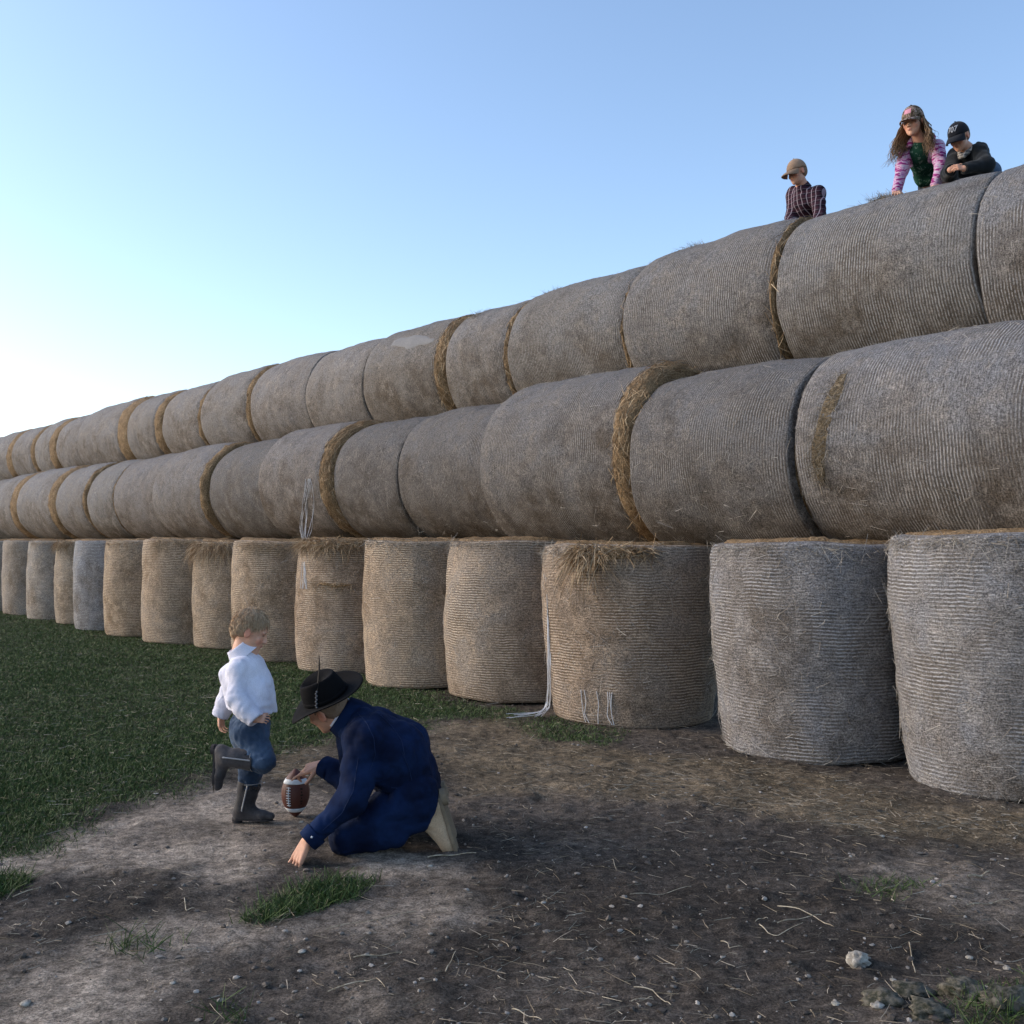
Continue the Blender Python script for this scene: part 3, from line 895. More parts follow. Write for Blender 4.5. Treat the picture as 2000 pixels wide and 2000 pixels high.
def add_hand(s, wrist, d, back, thumb, size, curl, tcurl=0.3, wrist_r=None, splay=0.08):
    """hand of length `size`: d = along the palm, back = out of the back of the hand, thumb = side of the thumb.
    curl: three bends (radians) for each of the four fingers, index first"""
    d = unit(d); back = np.asarray(back, float); back = unit(back - d * (back @ d))
    th = np.asarray(thumb, float); side = unit(np.cross(d, back)); side = side if side @ th > 0 else -side
    wrist = np.asarray(wrist, float)
    wr = wrist_r or 0.15 * size
    lens = (0.92, 1.0, 0.93, 0.75); offs = (0.19, 0.064, -0.064, -0.185)
    for i in range(4):
        kn = wrist + d * size * (0.50 - 0.025 * abs(i - 1)) + side * size * offs[i] + back * size * 0.01
        s.cap(wrist + side * size * offs[i] * 0.55, kn, 0.085 * size, 0.062 * size, 0.045 * size)
        dd = d + side * (offs[i] * splay * 6); dd = unit(dd); p = kn; ang = 0.0
        bk = unit(back - dd * (back @ dd))
        r = 0.046 * size * (0.9 if i == 3 else 1.0)
        for j, ln in enumerate((0.235, 0.15, 0.115)):
            ang += curl[i][j]
            v = dd * math.cos(ang) - bk * math.sin(ang)
            p2 = p + v * ln * size * lens[i]
            s.cap(p, p2, r, r * 0.88, 0.012 * size)
            p, r = p2, r * 0.88
    # thumb leaves the side of the palm near its base
    b0 = wrist + d * size * 0.14 + side * size * 0.12 - back * size * 0.03
    v = unit(d * 0.62 + side * 0.72 - back * 0.25)
    p1 = b0 + v * size * 0.22
    s.cap(b0, p1, 0.085 * size, 0.06 * size, 0.04 * size)
    v2 = unit(v * math.cos(tcurl) + (d * 0.7 - side * 0.5 - back * 0.3) * math.sin(tcurl))
    p2 = p1 + v2 * size * 0.17
    s.cap(p1, p2, 0.056 * size, 0.05 * size, 0.012 * size)
    s.cap(p2, p2 + unit(v2 + d * 0.3) * size * 0.12, 0.05 * size, 0.042 * size, 0.01 * size)

def figure_mesh(name, s, mat, root, col=None):
    V, Q = s.mesh()
    b = np.array(root.location)
    return mk(name, V - b, Q, None, mat, root, True, col=None if col is None else col(V))

def loft(rings, close=True, cap_ends=False):
    """rings: (k, n, 3) -> verts, quads"""
    k, n = len(rings), len(rings[0])
    v = np.concatenate(rings)
    j = np.arange(n); j2 = (j + 1) % n
    q = np.concatenate([np.stack([i * n + j, i * n + j2, (i + 1) * n + j2, (i + 1) * n + j], -1) for i in range(k - 1)])
    return v, q

def mat_skin():
    t = NT('skin', 0.55, 0.35)
    a = t.attr(); o = t.obj()
    t.out(t.mix(1.0, a, t.range(t.noise(o, 60, 3), 0.2, 0.8, 0.88, 1.12), 'MULTIPLY'))
    t.b.inputs['Subsurface Weight'].default_value = 0.08
    t.b.inputs['Subsurface Radius'].default_value = (0.012, 0.005, 0.003)
    return t.m
M['skin'] = mat_skin()

def mat_cloth(name, c, var=0.2, weave=420.0, fade=None, rough=0.9, patch=5.0, sheen=0.1):
    t = NT(name, rough, 0.15)
    o = t.obj(); c = np.array(c)
    n1 = t.noise(o, weave, 2, 0.6); n2 = t.noise(o, patch, 4, 0.6)
    k = t.mix(t.range(n2, 0.35, 0.68), tuple(c * (1 - var)), tuple(fade if fade is not None else c * (1 + var)))
    k = t.mix(1.0, k, t.range(n1, 0.2, 0.8, 0.8, 1.2), 'MULTIPLY')
    t.out(k); t.bump(t.math('ADD', n2, t.math('MULTIPLY', n1, 0.15)), 0.35, 0.012)
    t.b.inputs['Sheen Weight'].default_value = sheen
    return t.m

def mat_camo(name, stops, scale, stretch=(1, 1, 1)):
    t = NT(name, 0.9, 0.15)
    o = t.obj()
    n = t.noise(t.mapping(o, stretch), scale, 2, 0.5, 0.6)
    t.out(t.ramp(n, stops, 'CONSTANT'))
    return t.m

def mat_plaid(name, base, line1, line2, period):
    t = NT(name, 0.9, 0.15)
    o = t.obj(); sp = t.n('ShaderNodeSeparateXYZ')
    wob = t.n('ShaderNodeVectorMath', operation='ADD')
    nz = t.n('ShaderNodeTexNoise'); nz.inputs['Scale'].default_value = 9; t.l(o, nz.inputs['Vector'])
    sc = t.n('ShaderNodeVectorMath', operation='SCALE'); t.l(nz.outputs['Color'], sc.inputs[0]); sc.inputs['Scale'].default_value = 0.003
    t.l(o, wob.inputs[0]); t.l(sc.outputs[0], wob.inputs[1]); t.l(wob.outputs[0], sp.inputs[0])
    hx = t.math('ADD', t.math('MULTIPLY', sp.outputs[0], 0.55), t.math('MULTIPLY', sp.outputs[1], -0.83))
    def stripes(v, p, w, ph):
        return t.math('LESS_THAN', t.math('FRACT', t.math('ADD', t.math('DIVIDE', v, p), ph)), w)
    c = t.mix(stripes(sp.outputs[2], period, 0.45, 0.0), base, line1)
    c = t.mix(t.math('MULTIPLY', stripes(hx, period, 0.45, 0.2), 0.5), c, line1)
    c = t.mix(t.math('MULTIPLY', stripes(sp.outputs[2], period, 0.12, 0.2), 0.28), c, line2)
    c = t.mix(t.math('MULTIPLY', stripes(hx, period, 0.16, 0.5), 0.85), c, line2)
    t.out(c); t.bump(t.noise(o, 14, 3), 0.3, 0.02)
    return t.m

M['denim_dark'] = mat_cloth('dark_denim', (0.0018, 0.0066, 0.030), 0.35, fade=(0.0048, 0.0160, 0.057), sheen=0.0)
M['denim_mid'] = mat_cloth('faded_denim', (0.035, 0.062, 0.115), 0.3, fade=(0.075, 0.115, 0.18))
M['seam'] = plain('denim_seam_thread', (0.008, 0.019, 0.060), 0.3)
M['button'] = plain('metal_snap_button', (0.5, 0.5, 0.52), 0.1, rough=0.35, spec=0.6)
M['white_shirt'] = mat_cloth('white_cotton_shirt', (0.66, 0.64, 0.72), 0.06, fade=(0.72, 0.70, 0.78), patch=9)
M['boot_dark'] = mat_cloth('dark_grey_leather', (0.040, 0.036, 0.038), 0.3, weave=90, fade=(0.075, 0.066, 0.066), rough=0.6)
M['boot_tan'] = mat_cloth('tan_suede', (0.38, 0.250, 0.150), 0.2, weave=200, fade=(0.46, 0.325, 0.21))
M['sole'] = plain('boot_sole', (0.20, 0.15, 0.10), 0.3, 60)
M['sole_dark'] = plain('dark_boot_sole', (0.035, 0.03, 0.03), 0.3, 60)
M['piping'] = plain('pale_boot_piping', (0.30, 0.29, 0.29), 0.1)
M['felt'] = mat_cloth('black_felt', (0.0030, 0.0026, 0.0034), 0.3, fade=(0.0040, 0.0036, 0.0044), weave=300, sheen=0.0)
M['hat_band'] = plain('grey_braided_band', (0.10, 0.10, 0.11), 0.8, 140)
M['feather'] = plain('dark_feather', (0.02, 0.016, 0.014), 0.4, 90)
M['hair_blond'] = mat_straw('dark_blond_hair', (0.27, 0.175, 0.10), (0.46, 0.315, 0.195), (0.62, 0.45, 0.295))
M['hair_cap_blond'] = plain('dark_blond_hair_under', (0.39, 0.265, 0.16), 0.35, 120)
M['hair_short'] = plain('cropped_light_brown_hair', (0.20, 0.132, 0.09), 0.35, 160)
M['hair_long'] = mat_straw('long_light_brown_hair', (0.09, 0.050, 0.028), (0.20, 0.115, 0.062), (0.40, 0.255, 0.145))
M['cap_tan'] = mat_cloth('tan_canvas_cap', (0.27, 0.180, 0.122), 0.15, weave=160)
M['cap_black'] = mat_cloth('black_cap', (0.008, 0.009, 0.014), 0.2, weave=160)
M['cap_camo'] = mat_camo('camouflage_cap', [(0.0, (0.05, 0.035, 0.025)), (0.42, (0.20, 0.14, 0.10)), (0.50, (0.10, 0.075, 0.05)), (0.57, (0.42, 0.30, 0.27)), (0.64, (0.14, 0.10, 0.07))], 26)
M['pink_patch'] = plain('pink_patch', (0.60, 0.26, 0.33), 0.2)
M['pink_camo'] = mat_camo('pink_camouflage_fleece', [(0.0, (0.22, 0.022, 0.13)), (0.40, (0.27, 0.042, 0.17)), (0.455, (0.50, 0.28, 0.40)), (0.52, (0.46, 0.39, 0.46)), (0.58, (0.40, 0.16, 0.34)), (0.64, (0.48, 0.26, 0.39))], 17, (0.8, 0.8, 2.0))
M['green_shirt'] = mat_camo('green_print_shirt', [(0.0, (0.012, 0.05, 0.03)), (0.60, (0.10, 0.16, 0.12))], 40)
M['black_hoodie'] = mat_cloth('black_hoodie', (0.008, 0.010, 0.012), 0.25, weave=150)
M['plaid'] = mat_plaid('maroon_plaid_shirt', (0.008, 0.007, 0.013), (0.038, 0.014, 0.024), (0.33, 0.26, 0.30), 0.044)
M['inner_check'] = mat_plaid('pale_check_shirt', (0.32, 0.28, 0.24), (0.10, 0.09, 0.09), (0.5, 0.45, 0.4), 0.03)
M['letter'] = plain('white_stitched_letters', (0.36, 0.37, 0.40), 0.05)
SKIN = (0.56, 0.29, 0.19)
SKIN_PALE = (0.64, 0.345, 0.23)
# ------------------------------------------------------------------ kneeling man
def ball_cap(root, c, H, F, mat, bill_len=0.36, name='cap', bill_drop=0.10, bill_mat=None):
    """baseball cap: dome of panels, a curved bill, a button"""
    b = np.array(root.location)
    P = lambda L: c + (np.asarray(L) * H) @ F.T - b
    nth, nr = 40, 10
    rings = []
    for i in range(nr + 1):
        a = (i / nr) * (math.pi / 2 * 0.985)
        t = np.arange(nth) * 2 * math.pi / nth
        rad = math.cos(a); z = 0.10 + 0.475 * math.sin(a) ** 0.93
        pan = 1 + 0.010 * np.cos(3 * t * 2) * math.cos(a)
        front = np.where(np.sin(t) > 0, 1.0 - 0.10 * math.sin(a), 1.0)
        rings.append(P(np.stack([0.378 * rad * np.cos(t) * pan, -0.045 + 0.455 * rad * np.sin(t) * pan * front, np.full(nth, z) - 0.03 * (np.sin(t) < -.5) * (i == 0)], -1)))
    # turned-in sweatband
    t = np.arange(nth) * 2 * math.pi / nth
    inner = P(np.stack([0.355 * np.cos(t), -0.045 + 0.43 * np.sin(t), np.full(nth, 0.12)], -1))
    v, q = loft([inner] + rings)
    cap = mk(name, v, q, None, mat, root)
    top = P(np.array([[0, -0.045, 0.585]]))[0]
    mk('cap_button', ICO2[0] * 0.022 * H * np.array((1.4, 1.4, 0.8)) + top, None, ICO2[1], mat, cap)
    # bill with thickness
    nu, nv = 17, 7
    u = np.linspace(-1, 1, nu); w = np.linspace(0, 1, nv)
    U, Wv = np.meshgrid(u, w, indexing='ij')
    ang = U * 1.12
    bx, by = 0.372 * np.sin(ang), -0.045 + 0.45 * np.cos(ang)
    reach = bill_len * np.sqrt(np.clip(1 - (U * 0.985) ** 2, 0, 1)) ** 0.8
    x = bx * (1 + 0.06 * Wv); y = by + reach * Wv
    z = 0.115 - bill_drop * Wv - 0.10 * (np.abs(U) ** 2) * (0.3 + 0.7 * Wv) + 0.02 * np.sin(Wv * 3)
    up = P(np.stack([x, y, z + 0.018], -1).reshape(-1, 3)); dn = P(np.stack([x, y, z - 0.012], -1).reshape(-1, 3))
    i = (np.arange(nu - 1)[:, None] * nv + np.arange(nv - 1)[None, :]).ravel()
    qt = np.stack([i, i + 1, i + nv + 1, i + nv], -1); n = nu * nv
    rimi = np.concatenate([np.arange(nv - 1), np.arange(nu - 1) * nv + nv - 1, (nu - 1) * nv + np.arange(nv - 1, 0, -1)])
    rimj = np.concatenate([np.arange(1, nv), np.arange(1, nu) * nv + nv - 1, (nu - 1) * nv + np.arange(nv - 2, -1, -1)])
    qr = np.stack([rimi, rimj, rimj + n, rimi + n], -1)
    mk('bill', np.concatenate([up, dn]), np.concatenate([qt[:, ::-1], qt + n, qr]), None, bill_mat or mat, cap)
    return cap

def boot(root, ankle, knee, toe, size, mat, sole_mat, sole_n, shaft_top, shaft_r, name='boot', piping=None, flare=1.0, label=None):
    """cowboy boot: shaft from the ankle towards the knee, foot from heel to toe, sole on the side sole_n points to"""
    ankle, knee, toe = [np.asarray(t, float) for t in (ankle, knee, toe)]
    sole_n = unit(sole_n)
    fd = unit(toe - ankle); fd = unit(fd - sole_n * (fd @ sole_n))
    up = unit(knee - ankle)
    lo = np.minimum.reduce([ankle, toe, ankle + up * shaft_top]) - size * 0.5; hi = np.maximum.reduce([ankle, toe, ankle + up * shaft_top]) + size * 0.5
    s = Sdf(lo, hi, 0.005)
    r = size * 0.155
    heel = ankle - fd * size * 0.14 + sole_n * size * 0.16
    ball = heel + fd * size * 0.66 + sole_n * size * 0.03
    tip = heel + fd * size * 0.90 + sole_n * size * 0.05
    lat = np.cross(fd, sole_n)
    s.cap(ankle, ankle + up * shaft_top, shaft_r * 0.86, shaft_r * flare, 0.02)
    s.cap(ankle, heel, r * 1.15, r * 1.05, 0.02)
    s.cap(ankle + fd * size * .08, ball, r * 1.0, r * 0.86, 0.03)
    for sx in (-1, 1): s.cap(ball + lat * sx * r * .35, tip, r * 0.72, r * 0.62, 0.02)
    s.cap(heel, ball, r * 0.95, r * 0.8, 0.02)
    # open top and flat bottom
    s.cap(ankle + up * shaft_top * 0.92, ankle + up * (shaft_top + 0.1), shaft_r * flare * 0.86, shaft_r * flare * .9, 0.0, 'sub')
    s.half(ankle + up * shaft_top, up)
    flat = heel + sole_n * r * 0.72
    sl, (X, Y, Z) = s._sub(lo, hi, 0)
    dd = (X - flat[0]) * sole_n[0] + (Y - flat[1]) * sole_n[1] + (Z - flat[2]) * sole_n[2]
    s.D[sl] = np.maximum(s.D[sl], dd.astype(np.float32))
    s.folds(0.003, 14, 3)
    o = figure_mesh(name, s, mat, root)
    if label: o['label'] = label
    # sole and heel block
    n = 36; t = np.arange(n) * 2 * math.pi / n
    def outline(k, off):
        a = (np.cos(t) * 0.5 + 0.5)
        wdt = np.interp(a, [0, .12, .3, .5, .72, .9, 1.0], [.0, .8, .72, .66, .95, .72, 0.0]) * r * 1.12 * k
        ctr = heel - fd * r * 1.15 * k
        return ctr + fd[None] * (a * (size * 0.905 + r * 1.6))[:, None] + lat[None] * (np.sign(np.sin(t)) * wdt)[:, None] + sole_n * (r * 0.72 + off)
    b = np.array(root.location)
    rings = [outline(1.0, -0.004), outline(1.03, 0.0), outline(1.03, size * .045), outline(0.5, size * .046), outline(0.05, size * .046)]
    v, q = loft(rings)
    mk('sole', v - b, q, None, sole_mat, o, smooth=False)
    hb = heel - fd * r * .25
    ring = lambda off, k: hb + fd[None] * (np.cos(t) * r * 0.92 * k)[:, None] + lat[None] * (np.sin(t) * r * 0.85 * k)[:, None] + sole_n * (r * 0.72 + size * .04 + off)
    v, q = loft([ring(0, 1.0), ring(size * 0.085, 0.94), ring(size * 0.087, 0.4), ring(size * .087, .02)])
    mk('heel', v - b, q, None, sole_mat, o, smooth=False)
    if piping is not None:
        for vec in piping:
            vec = unit(vec)
            pts = [ankle + up * shaft_top * f + vec * (shaft_r * (0.86 + (flare - 0.86) * f) + 0.002) for f in np.linspace(0.0, 0.99, 8)]
            pts = [ankle + sole_n * size * .17 + vec * r * 1.12, ankle + sole_n * size * .09 + vec * r * 1.17] + pts
            v, q = tube(np.array(pts), 0.0042, 6)
            mk('piping', v - b, q, None, M['piping'], o)
        pts = np.array([ankle + up * (shaft_top + 0.001) + shaft_r * flare * 0.97 * (np.cos(a) * fd + np.sin(a) * lat) for a in np.linspace(0, 2 * math.pi, 20)])
        v, q = tube(pts, 0.0022, 5); mk('piping', v - b, q, None, M['piping'], o)
    return o

def build_man():
    g0 = W(745, 1655, 5.2)
    root = empty('person', (g0[0], 5.2, float(ground_z(g0[0], 5.2))), 'man in black cowboy hat and dark denim kneeling to hold the football', 'person', None)
    J = dict(pel=W(800, 1530, 5.20), mid=W(775, 1472, 5.20), chest=W(722, 1436, 5.20), neck=W(682, 1404, 5.20),
             shL=W(708, 1442, 5.02), elL=W(688, 1560, 4.93), wrL=W(604, 1640, 4.87),
             shR=W(694, 1436, 5.40), elR=W(697, 1532, 5.52), wrR=W(632, 1497, 5.60),
             hipL=W(812, 1556, 5.09), knL=W(672, 1634, 5.00), anL=W(828, 1592, 5.08),
             hipR=W(812, 1552, 5.31), knR=W(688, 1612, 5.34), anR=W(830, 1575, 5.36))
    hc = W(636, 1383, 5.19); H = 0.24
    F = frame((-0.84, 0.34, -0.42), (-0.36, -0.24, 0.88))
    lo = np.array((-1.25, 4.7, -0.03)); hi = np.array((-0.25, 5.85, 1.02))
    # body: one continuous skin under the clothes
    s = Sdf(lo, hi, 0.0042)
    add_head(s, hc, H, F, 0, J['neck'] + (J['chest'] - J['neck']) * 0.35, 0.235)
    for a in ('L', 'R'):
        s.chain([J['chest'], J['sh' + a], J['el' + a], J['wr' + a]], [0.08, 0.055, 0.042, 0.029], 0.03)
        s.chain([J['pel'], J['hip' + a], J['kn' + a], J['an' + a]], [0.09, 0.075, 0.05, 0.028], 0.03)
    s.chain([J['neck'], J['chest'], J['mid'], J['pel']], [0.055, 0.11, 0.11, 0.11], 0.05)
    # planted hand: fingers down on the dirt
    add_hand(s, J['wrL'] + unit(J['wrL'] - J['elL']) * 0.02, (-0.42, -0.02, -0.85), (-0.62, -0.62, 0.35), (-0.6, 0.75, 0), 0.182,
             [(-0.05, 0.35, 0.25), (0.05, 0.40, 0.25), (-0.02, 0.5, 0.25), (0.15, 0.5, 0.3)], 0.5, splay=0.13)
    # hand on the tip of the ball
    add_hand(s, J['wrR'] + unit(J['wrR'] - J['elR']) * 0.02, (-0.94, 0.08, -0.33), (-0.22, -0.42, 0.88), (0, -1, -0.35), 0.175,
             [(-0.06, 0.22, 0.25), (0.25, 0.9, 0.7), (0.45, 1.1, 0.8), (0.6, 1.1, 0.8)], 0.15)
    figure_mesh('body', s, M['skin'], root, lambda V: head_col(V, hc, H, F, SKIN))
    # cropped hair
    s = Sdf(hc - 0.22, hc + 0.22, 0.005)
    P = lambda x, y, z: hc + F @ (np.array((x, y, z)) * H)
    s.ell(P(0, -.075, .13), np.array((.350, .435, .385)) * H, F)
    s.ell(P(0, -.26, -.10), np.array((.25, .22, .25)) * H, F, .04)
    s.ell(P(0, .40, -.10), np.array((.5, .40, .42)) * H, F, 0.01, 'sub')
    for sx in (-1, 1): s.ell(P(sx * .36, 0.02, -.10), np.array((.12, .12, .16)) * H, F, 0.01, 'sub')
    s.half(P(0, -.03, .30), F[:, 2] * .9 + np.array((0, -.1, 0)), .3)
    s.folds(0.0025, 60, 4)
    figure_mesh('hair', s, M['hair_short'], root)
    # denim jacket
    s = Sdf(lo, hi, 0.0062)
    s.chain([J['neck'] + (J['chest'] - J['neck']) * .5, J['chest'], J['mid'], J['pel']], [0.10, 0.135, 0.152, 0.150], 0.06)
    for a, sg in (('L', -1), ('R', 1)):
        up_ = J['chest'] + np.array((0.01, sg * 0.10, 0.005)); lw_ = J['pel'] + np.array((-0.005, sg * 0.07, 0.0))
        s.chain([up_, J['mid'] + np.array((0, sg * 0.09, 0)), lw_], [0.125, 0.142, 0.132], 0.06)
        s.chain([up_, J['sh' + a], J['el' + a], J['wr' + a]], [0.10, 0.092, 0.074, 0.050], 0.045)
        s.cap(J['el' + a] * .35 + J['wr' + a] * .65, J['wr' + a], 0.058, 0.053, 0.02)
    s.folds(0.011, 6.5, 11, (1.0, 1.0, 0.8)); s.folds(0.004, 17.0, 15)
    for a in 'LR':
        d = unit(J['wr' + a] - J['el' + a])
        s.half(J['wr' + a] + d * 0.012, d)
        s.cap(J['wr' + a] - d * 0.02, J['wr' + a] + d * 0.05, 0.043, 0.044, 0.0, 'sub')
    jk = figure_mesh('denim_jacket', s, M['denim_dark'], root)
    b = np.array(root.location)
    jv, jq = s.mesh(); tree = BVHTree.FromPolygons([tuple(p) for p in jv], [tuple(int(i) for i in f) for f in jq])
    def seam(path, rad=0.0016):
        pts = []
        path = np.array(path, float); tq = np.linspace(0, 1, 24); tp = np.linspace(0, 1, len(path))
        for x, y in zip(np.interp(tq, tp, path[:, 0]), np.interp(tq, tp, path[:, 1])):
            far = W(x, y, 6.5); o3 = Vector((0, 0, CAM_H)); d3 = (Vector(far) - o3).normalized()
            hit = tree.ray_cast(o3, d3)
            if hit[0] is not None: pts.append(np.array(hit[0]) + np.array(hit[1]) * 0.0012)
        if len(pts) > 3:
            pts = np.array(pts); v, q = tube(pts, rad, 5); mk('seam', v - b, q, None, M['seam'], jk)
    seam([(698, 1392), (716, 1412), (730, 1442), (733, 1475), (722, 1505)])           # armhole
    seam([(738, 1392), (765, 1418), (785, 1448), (790, 1475)])                        # yoke
    seam([(846, 1545), (815, 1553), (785, 1556), (762, 1552)])                        # hem band
    seam([(848, 1528), (815, 1536), (785, 1540), (764, 1538)])
    seam([(786, 1470), (800, 1505), (808, 1540)])                                     # side seam
    seam([(700, 1480), (690, 1545), (668, 1588), (630, 1622)])                        # sleeve seam
    # collar standing round the neck
    ax = unit(hc - J['neck'] + np.array((0, 0, 0.02))); c0 = J['neck'] + ax * 0.005 + np.array((0.012, 0, -0.008))
    e1 = unit(np.cross(ax, (0, 1, 0))); e2 = np.cross(ax, e1)
    t = np.linspace(0, 2 * math.pi, 33)[:-1]
    def cr(off, r): return c0 + ax * off + r * (np.cos(t)[:, None] * e1 * 1.08 + np.sin(t)[:, None] * e2 * 0.95)
    v, q = loft([cr(-0.05, 0.105), cr(0.01, 0.100), cr(0.045, 0.092), cr(0.062, 0.088), cr(0.062, 0.080), cr(0.0, 0.078)])
    mk('collar', v - b, q, None, M['denim_dark'], jk)
    v, q = loft([cr(0.0, 0.076), cr(0.055, 0.076), cr(0.072, 0.0765), cr(0.072, 0.070), cr(0.0, 0.070)])
    mk('shirt_collar', v - b, q, None, M['white_shirt'], root)
    # cuffs, cuff snap, hip pocket, seams
    for a in 'LR':
        d = unit(J['wr' + a] - J['el' + a]); f1 = unit(np.cross(d, (0.2, 0.3, 0.9))); f2 = np.cross(d, f1)
        cq = lambda off, r: J['wr' + a] + d * off + r * (np.cos(t)[:, None] * f1 + np.sin(t)[:, None] * f2)
        v, q = loft([cq(-0.045, 0.0560), cq(-0.04, 0.0585), cq(0.008, 0.0545), cq(0.012, 0.051), cq(0.0, 0.045)])
        mk('cuff', v - b, q, None, M['denim_dark'], jk)
    d = unit(J['wrL'] - J['elL'])
    p = J['wrL'] - d * 0.018 + unit((0.15, -1, 0.25)) * 0.057
    mk('snap_button', ICO1[0] * 0.006 + p - b, None, ICO1[1], M['button'], jk)
    # jeans
    s = Sdf(lo, hi, 0.0062); s2 = Sdf(lo, hi, 0.0062)
    for a in 'LR':
        s.chain([J['pel'], J['hip' + a], J['kn' + a]], [0.135, 0.122, 0.082], 0.05)
        s2.chain([J['kn' + a], J['kn' + a] * .45 + J['an' + a] * .55, J['an' + a] + unit(J['an' + a] - J['kn' + a]) * .03], [0.078, 0.082, 0.072], 0.03)
        s2.cap(J['kn' + a] + np.array((0.06, 0, -0.022)), J['kn' + a] + np.array((0.24, 0.02, -0.012)), 0.056, 0.056, 0.03)
        d = unit(J['an' + a] - J['kn' + a]); s2.half(J['an' + a] + d * 0.025, d, 0.12)
    hh = np.maximum(0.02 - np.abs(s.D - s2.D), 0) / 0.02; s.D = np.minimum(s.D, s2.D) - hh * hh * 0.005
    s.folds(0.010, 7.0, 21, (1, 1, 1.2)); s.folds(0.004, 18.0, 25)
    jn = figure_mesh('jeans', s, M['denim_dark'], root)
    for a in 'LR':
        sn = unit((1.0, 0.05, 0.16)) if a == 'L' else unit((1.0, 0.1, 0.1))
        toe = J['an' + a] + np.array((0.075, -0.005, -0.22))
        boot(root, J['an' + a] + np.array((0.012, 0, 0.004)), J['kn' + a], toe, 0.30, M['boot_tan'], M['sole'], (0.93, 0.0, 0.30), 0.10, 0.064)
    # hat
    hF = frame((-0.91, 0.12, -0.34), (-0.31, -0.37, 0.87))
    hcn = P(0.01, -.03, .22) + np.array((0.022, 0.0, 0.010))
    Ph = lambda L: hcn + np.asarray(L) @ hF.T - b
    n = 64; t = np.arange(n) * 2 * math.pi / n; ct, st_ = np.cos(t), np.sin(t)
    def brim(k, dz=0.0):
        rx = 0.092 + (0.172 - 0.092) * k; ry = 0.115 + (0.204 - 0.115) * k
        z = 0.026 * k ** 1.6 * np.abs(ct) ** 2.5 - 0.052 * k ** 1.5 * np.clip(st_, 0, 1) ** 2 + 0.012 * k * np.clip(-st_, 0, 1) ** 2
        return Ph(np.stack([rx * ct, ry * st_, z + dz], -1))
    kk = np.linspace(0, 1, 7)
    v, q = loft([brim(k, 0.003) for k in kk] + [brim(1.01, 0.0)] + [brim(k, -0.003) for k in kk[::-1]])
    hat = mk('cowboy_hat', v, q[:, ::-1], None, M['felt'], root)
    rings = []
    for i in range(13):
        f = i / 12.0
        z = 0.120 * min(1.0, f * 1.25); shrink = 1 - 0.24 * min(1, f * 1.25) ** 1.6 - (0 if f < .8 else 0.52 * ((f - .8) / .2) ** 1.3)
        x = 0.093 * shrink * ct; y = 0.116 * shrink * st_
        pinch = 1 - 0.22 * sstep(0.25, 1.0, f) * np.clip(st_, 0, 1) ** 2
        zz = np.full(n, z) - (0.030 * (1 - np.abs(ct) ** 1.5) * sstep(0.5, 1.0, f)) * (0.6 + .4 * st_) + 0.010 * sstep(.8, 1, f) * 0
        if f > .8: zz = zz - 0.022 * ((f - .8) / .2)
        rings.append(Ph(np.stack([x * pinch, y, zz], -1)))
    rings.append(Ph(np.stack([0.002 * ct, 0.002 * st_, np.full(n, 0.072)], -1)))
    v, q = loft(rings)
    mk('crown', v, q, None, M['felt'], hat)
    band = lambda z, r: Ph(np.stack([(0.0925 * (1 - .04 * z / .1024) + r) * ct, (0.1155 * (1 - .04 * z / .1024) + r) * st_, np.full(n, z)], -1))
    v, q = loft([band(0.004, 0.0), band(0.006, 0.003), band(0.022, 0.003), band(0.024, 0.0)])
    mk('hat_band', v, q, None, M['felt'], hat)
    # braid and feather on the near side of the crown
    sx = 1 if (hF[:, 0] @ np.array((0, -1, 0))) > 0 else -1
    base = Ph(np.array([[sx * 0.0945, 0.030, 0.008]]))[0]
    upv = hF[:, 2] * 0.72 + np.array((0.30, 0, 0.42)); upv = unit(upv)
    for i in range(9):
        pp = base + upv * (0.010 * i) + np.array((0.002 * (-1) ** i, -0.002 - 0.002 * (i < 5), 0))
        mk('braid_knot', ICO1[0] * np.array((0.006, 0.004, 0.006)) + pp, None, ICO1[1], M['hat_band'], hat)
    tip0 = base + upv * 0.075
    fl = np.linspace(0, 1, 9)
    fp = tip0 + np.outer(fl, (0.012, -0.004, 0.185)) + np.stack([0.006 * np.sin(fl * 3), 0 * fl, 0 * fl], -1)
    wv = 0.0075 * np.sin(np.clip(fl * 0.92 + 0.08, 0, 1) * math.pi) ** 0.6 * (1 - 0.4 * fl) + 0.0008
    side = np.array((0.85, -0.5, 0))
    V = np.concatenate([fp - side * wv[:, None], fp + np.array((0, -.0015, 0)), fp + side * wv[:, None], fp + np.array((0, .0015, 0))])
    i = np.arange(8); Q = np.concatenate([np.stack([i + a * 9, i + b_ * 9, i + 1 + b_ * 9, i + 1 + a * 9], -1) for a, b_ in ((0, 1), (1, 2), (2, 3), (3, 0))])
    mk('feather', V, Q, None, M['feather'], hat)
    return J
MAN = build_man()

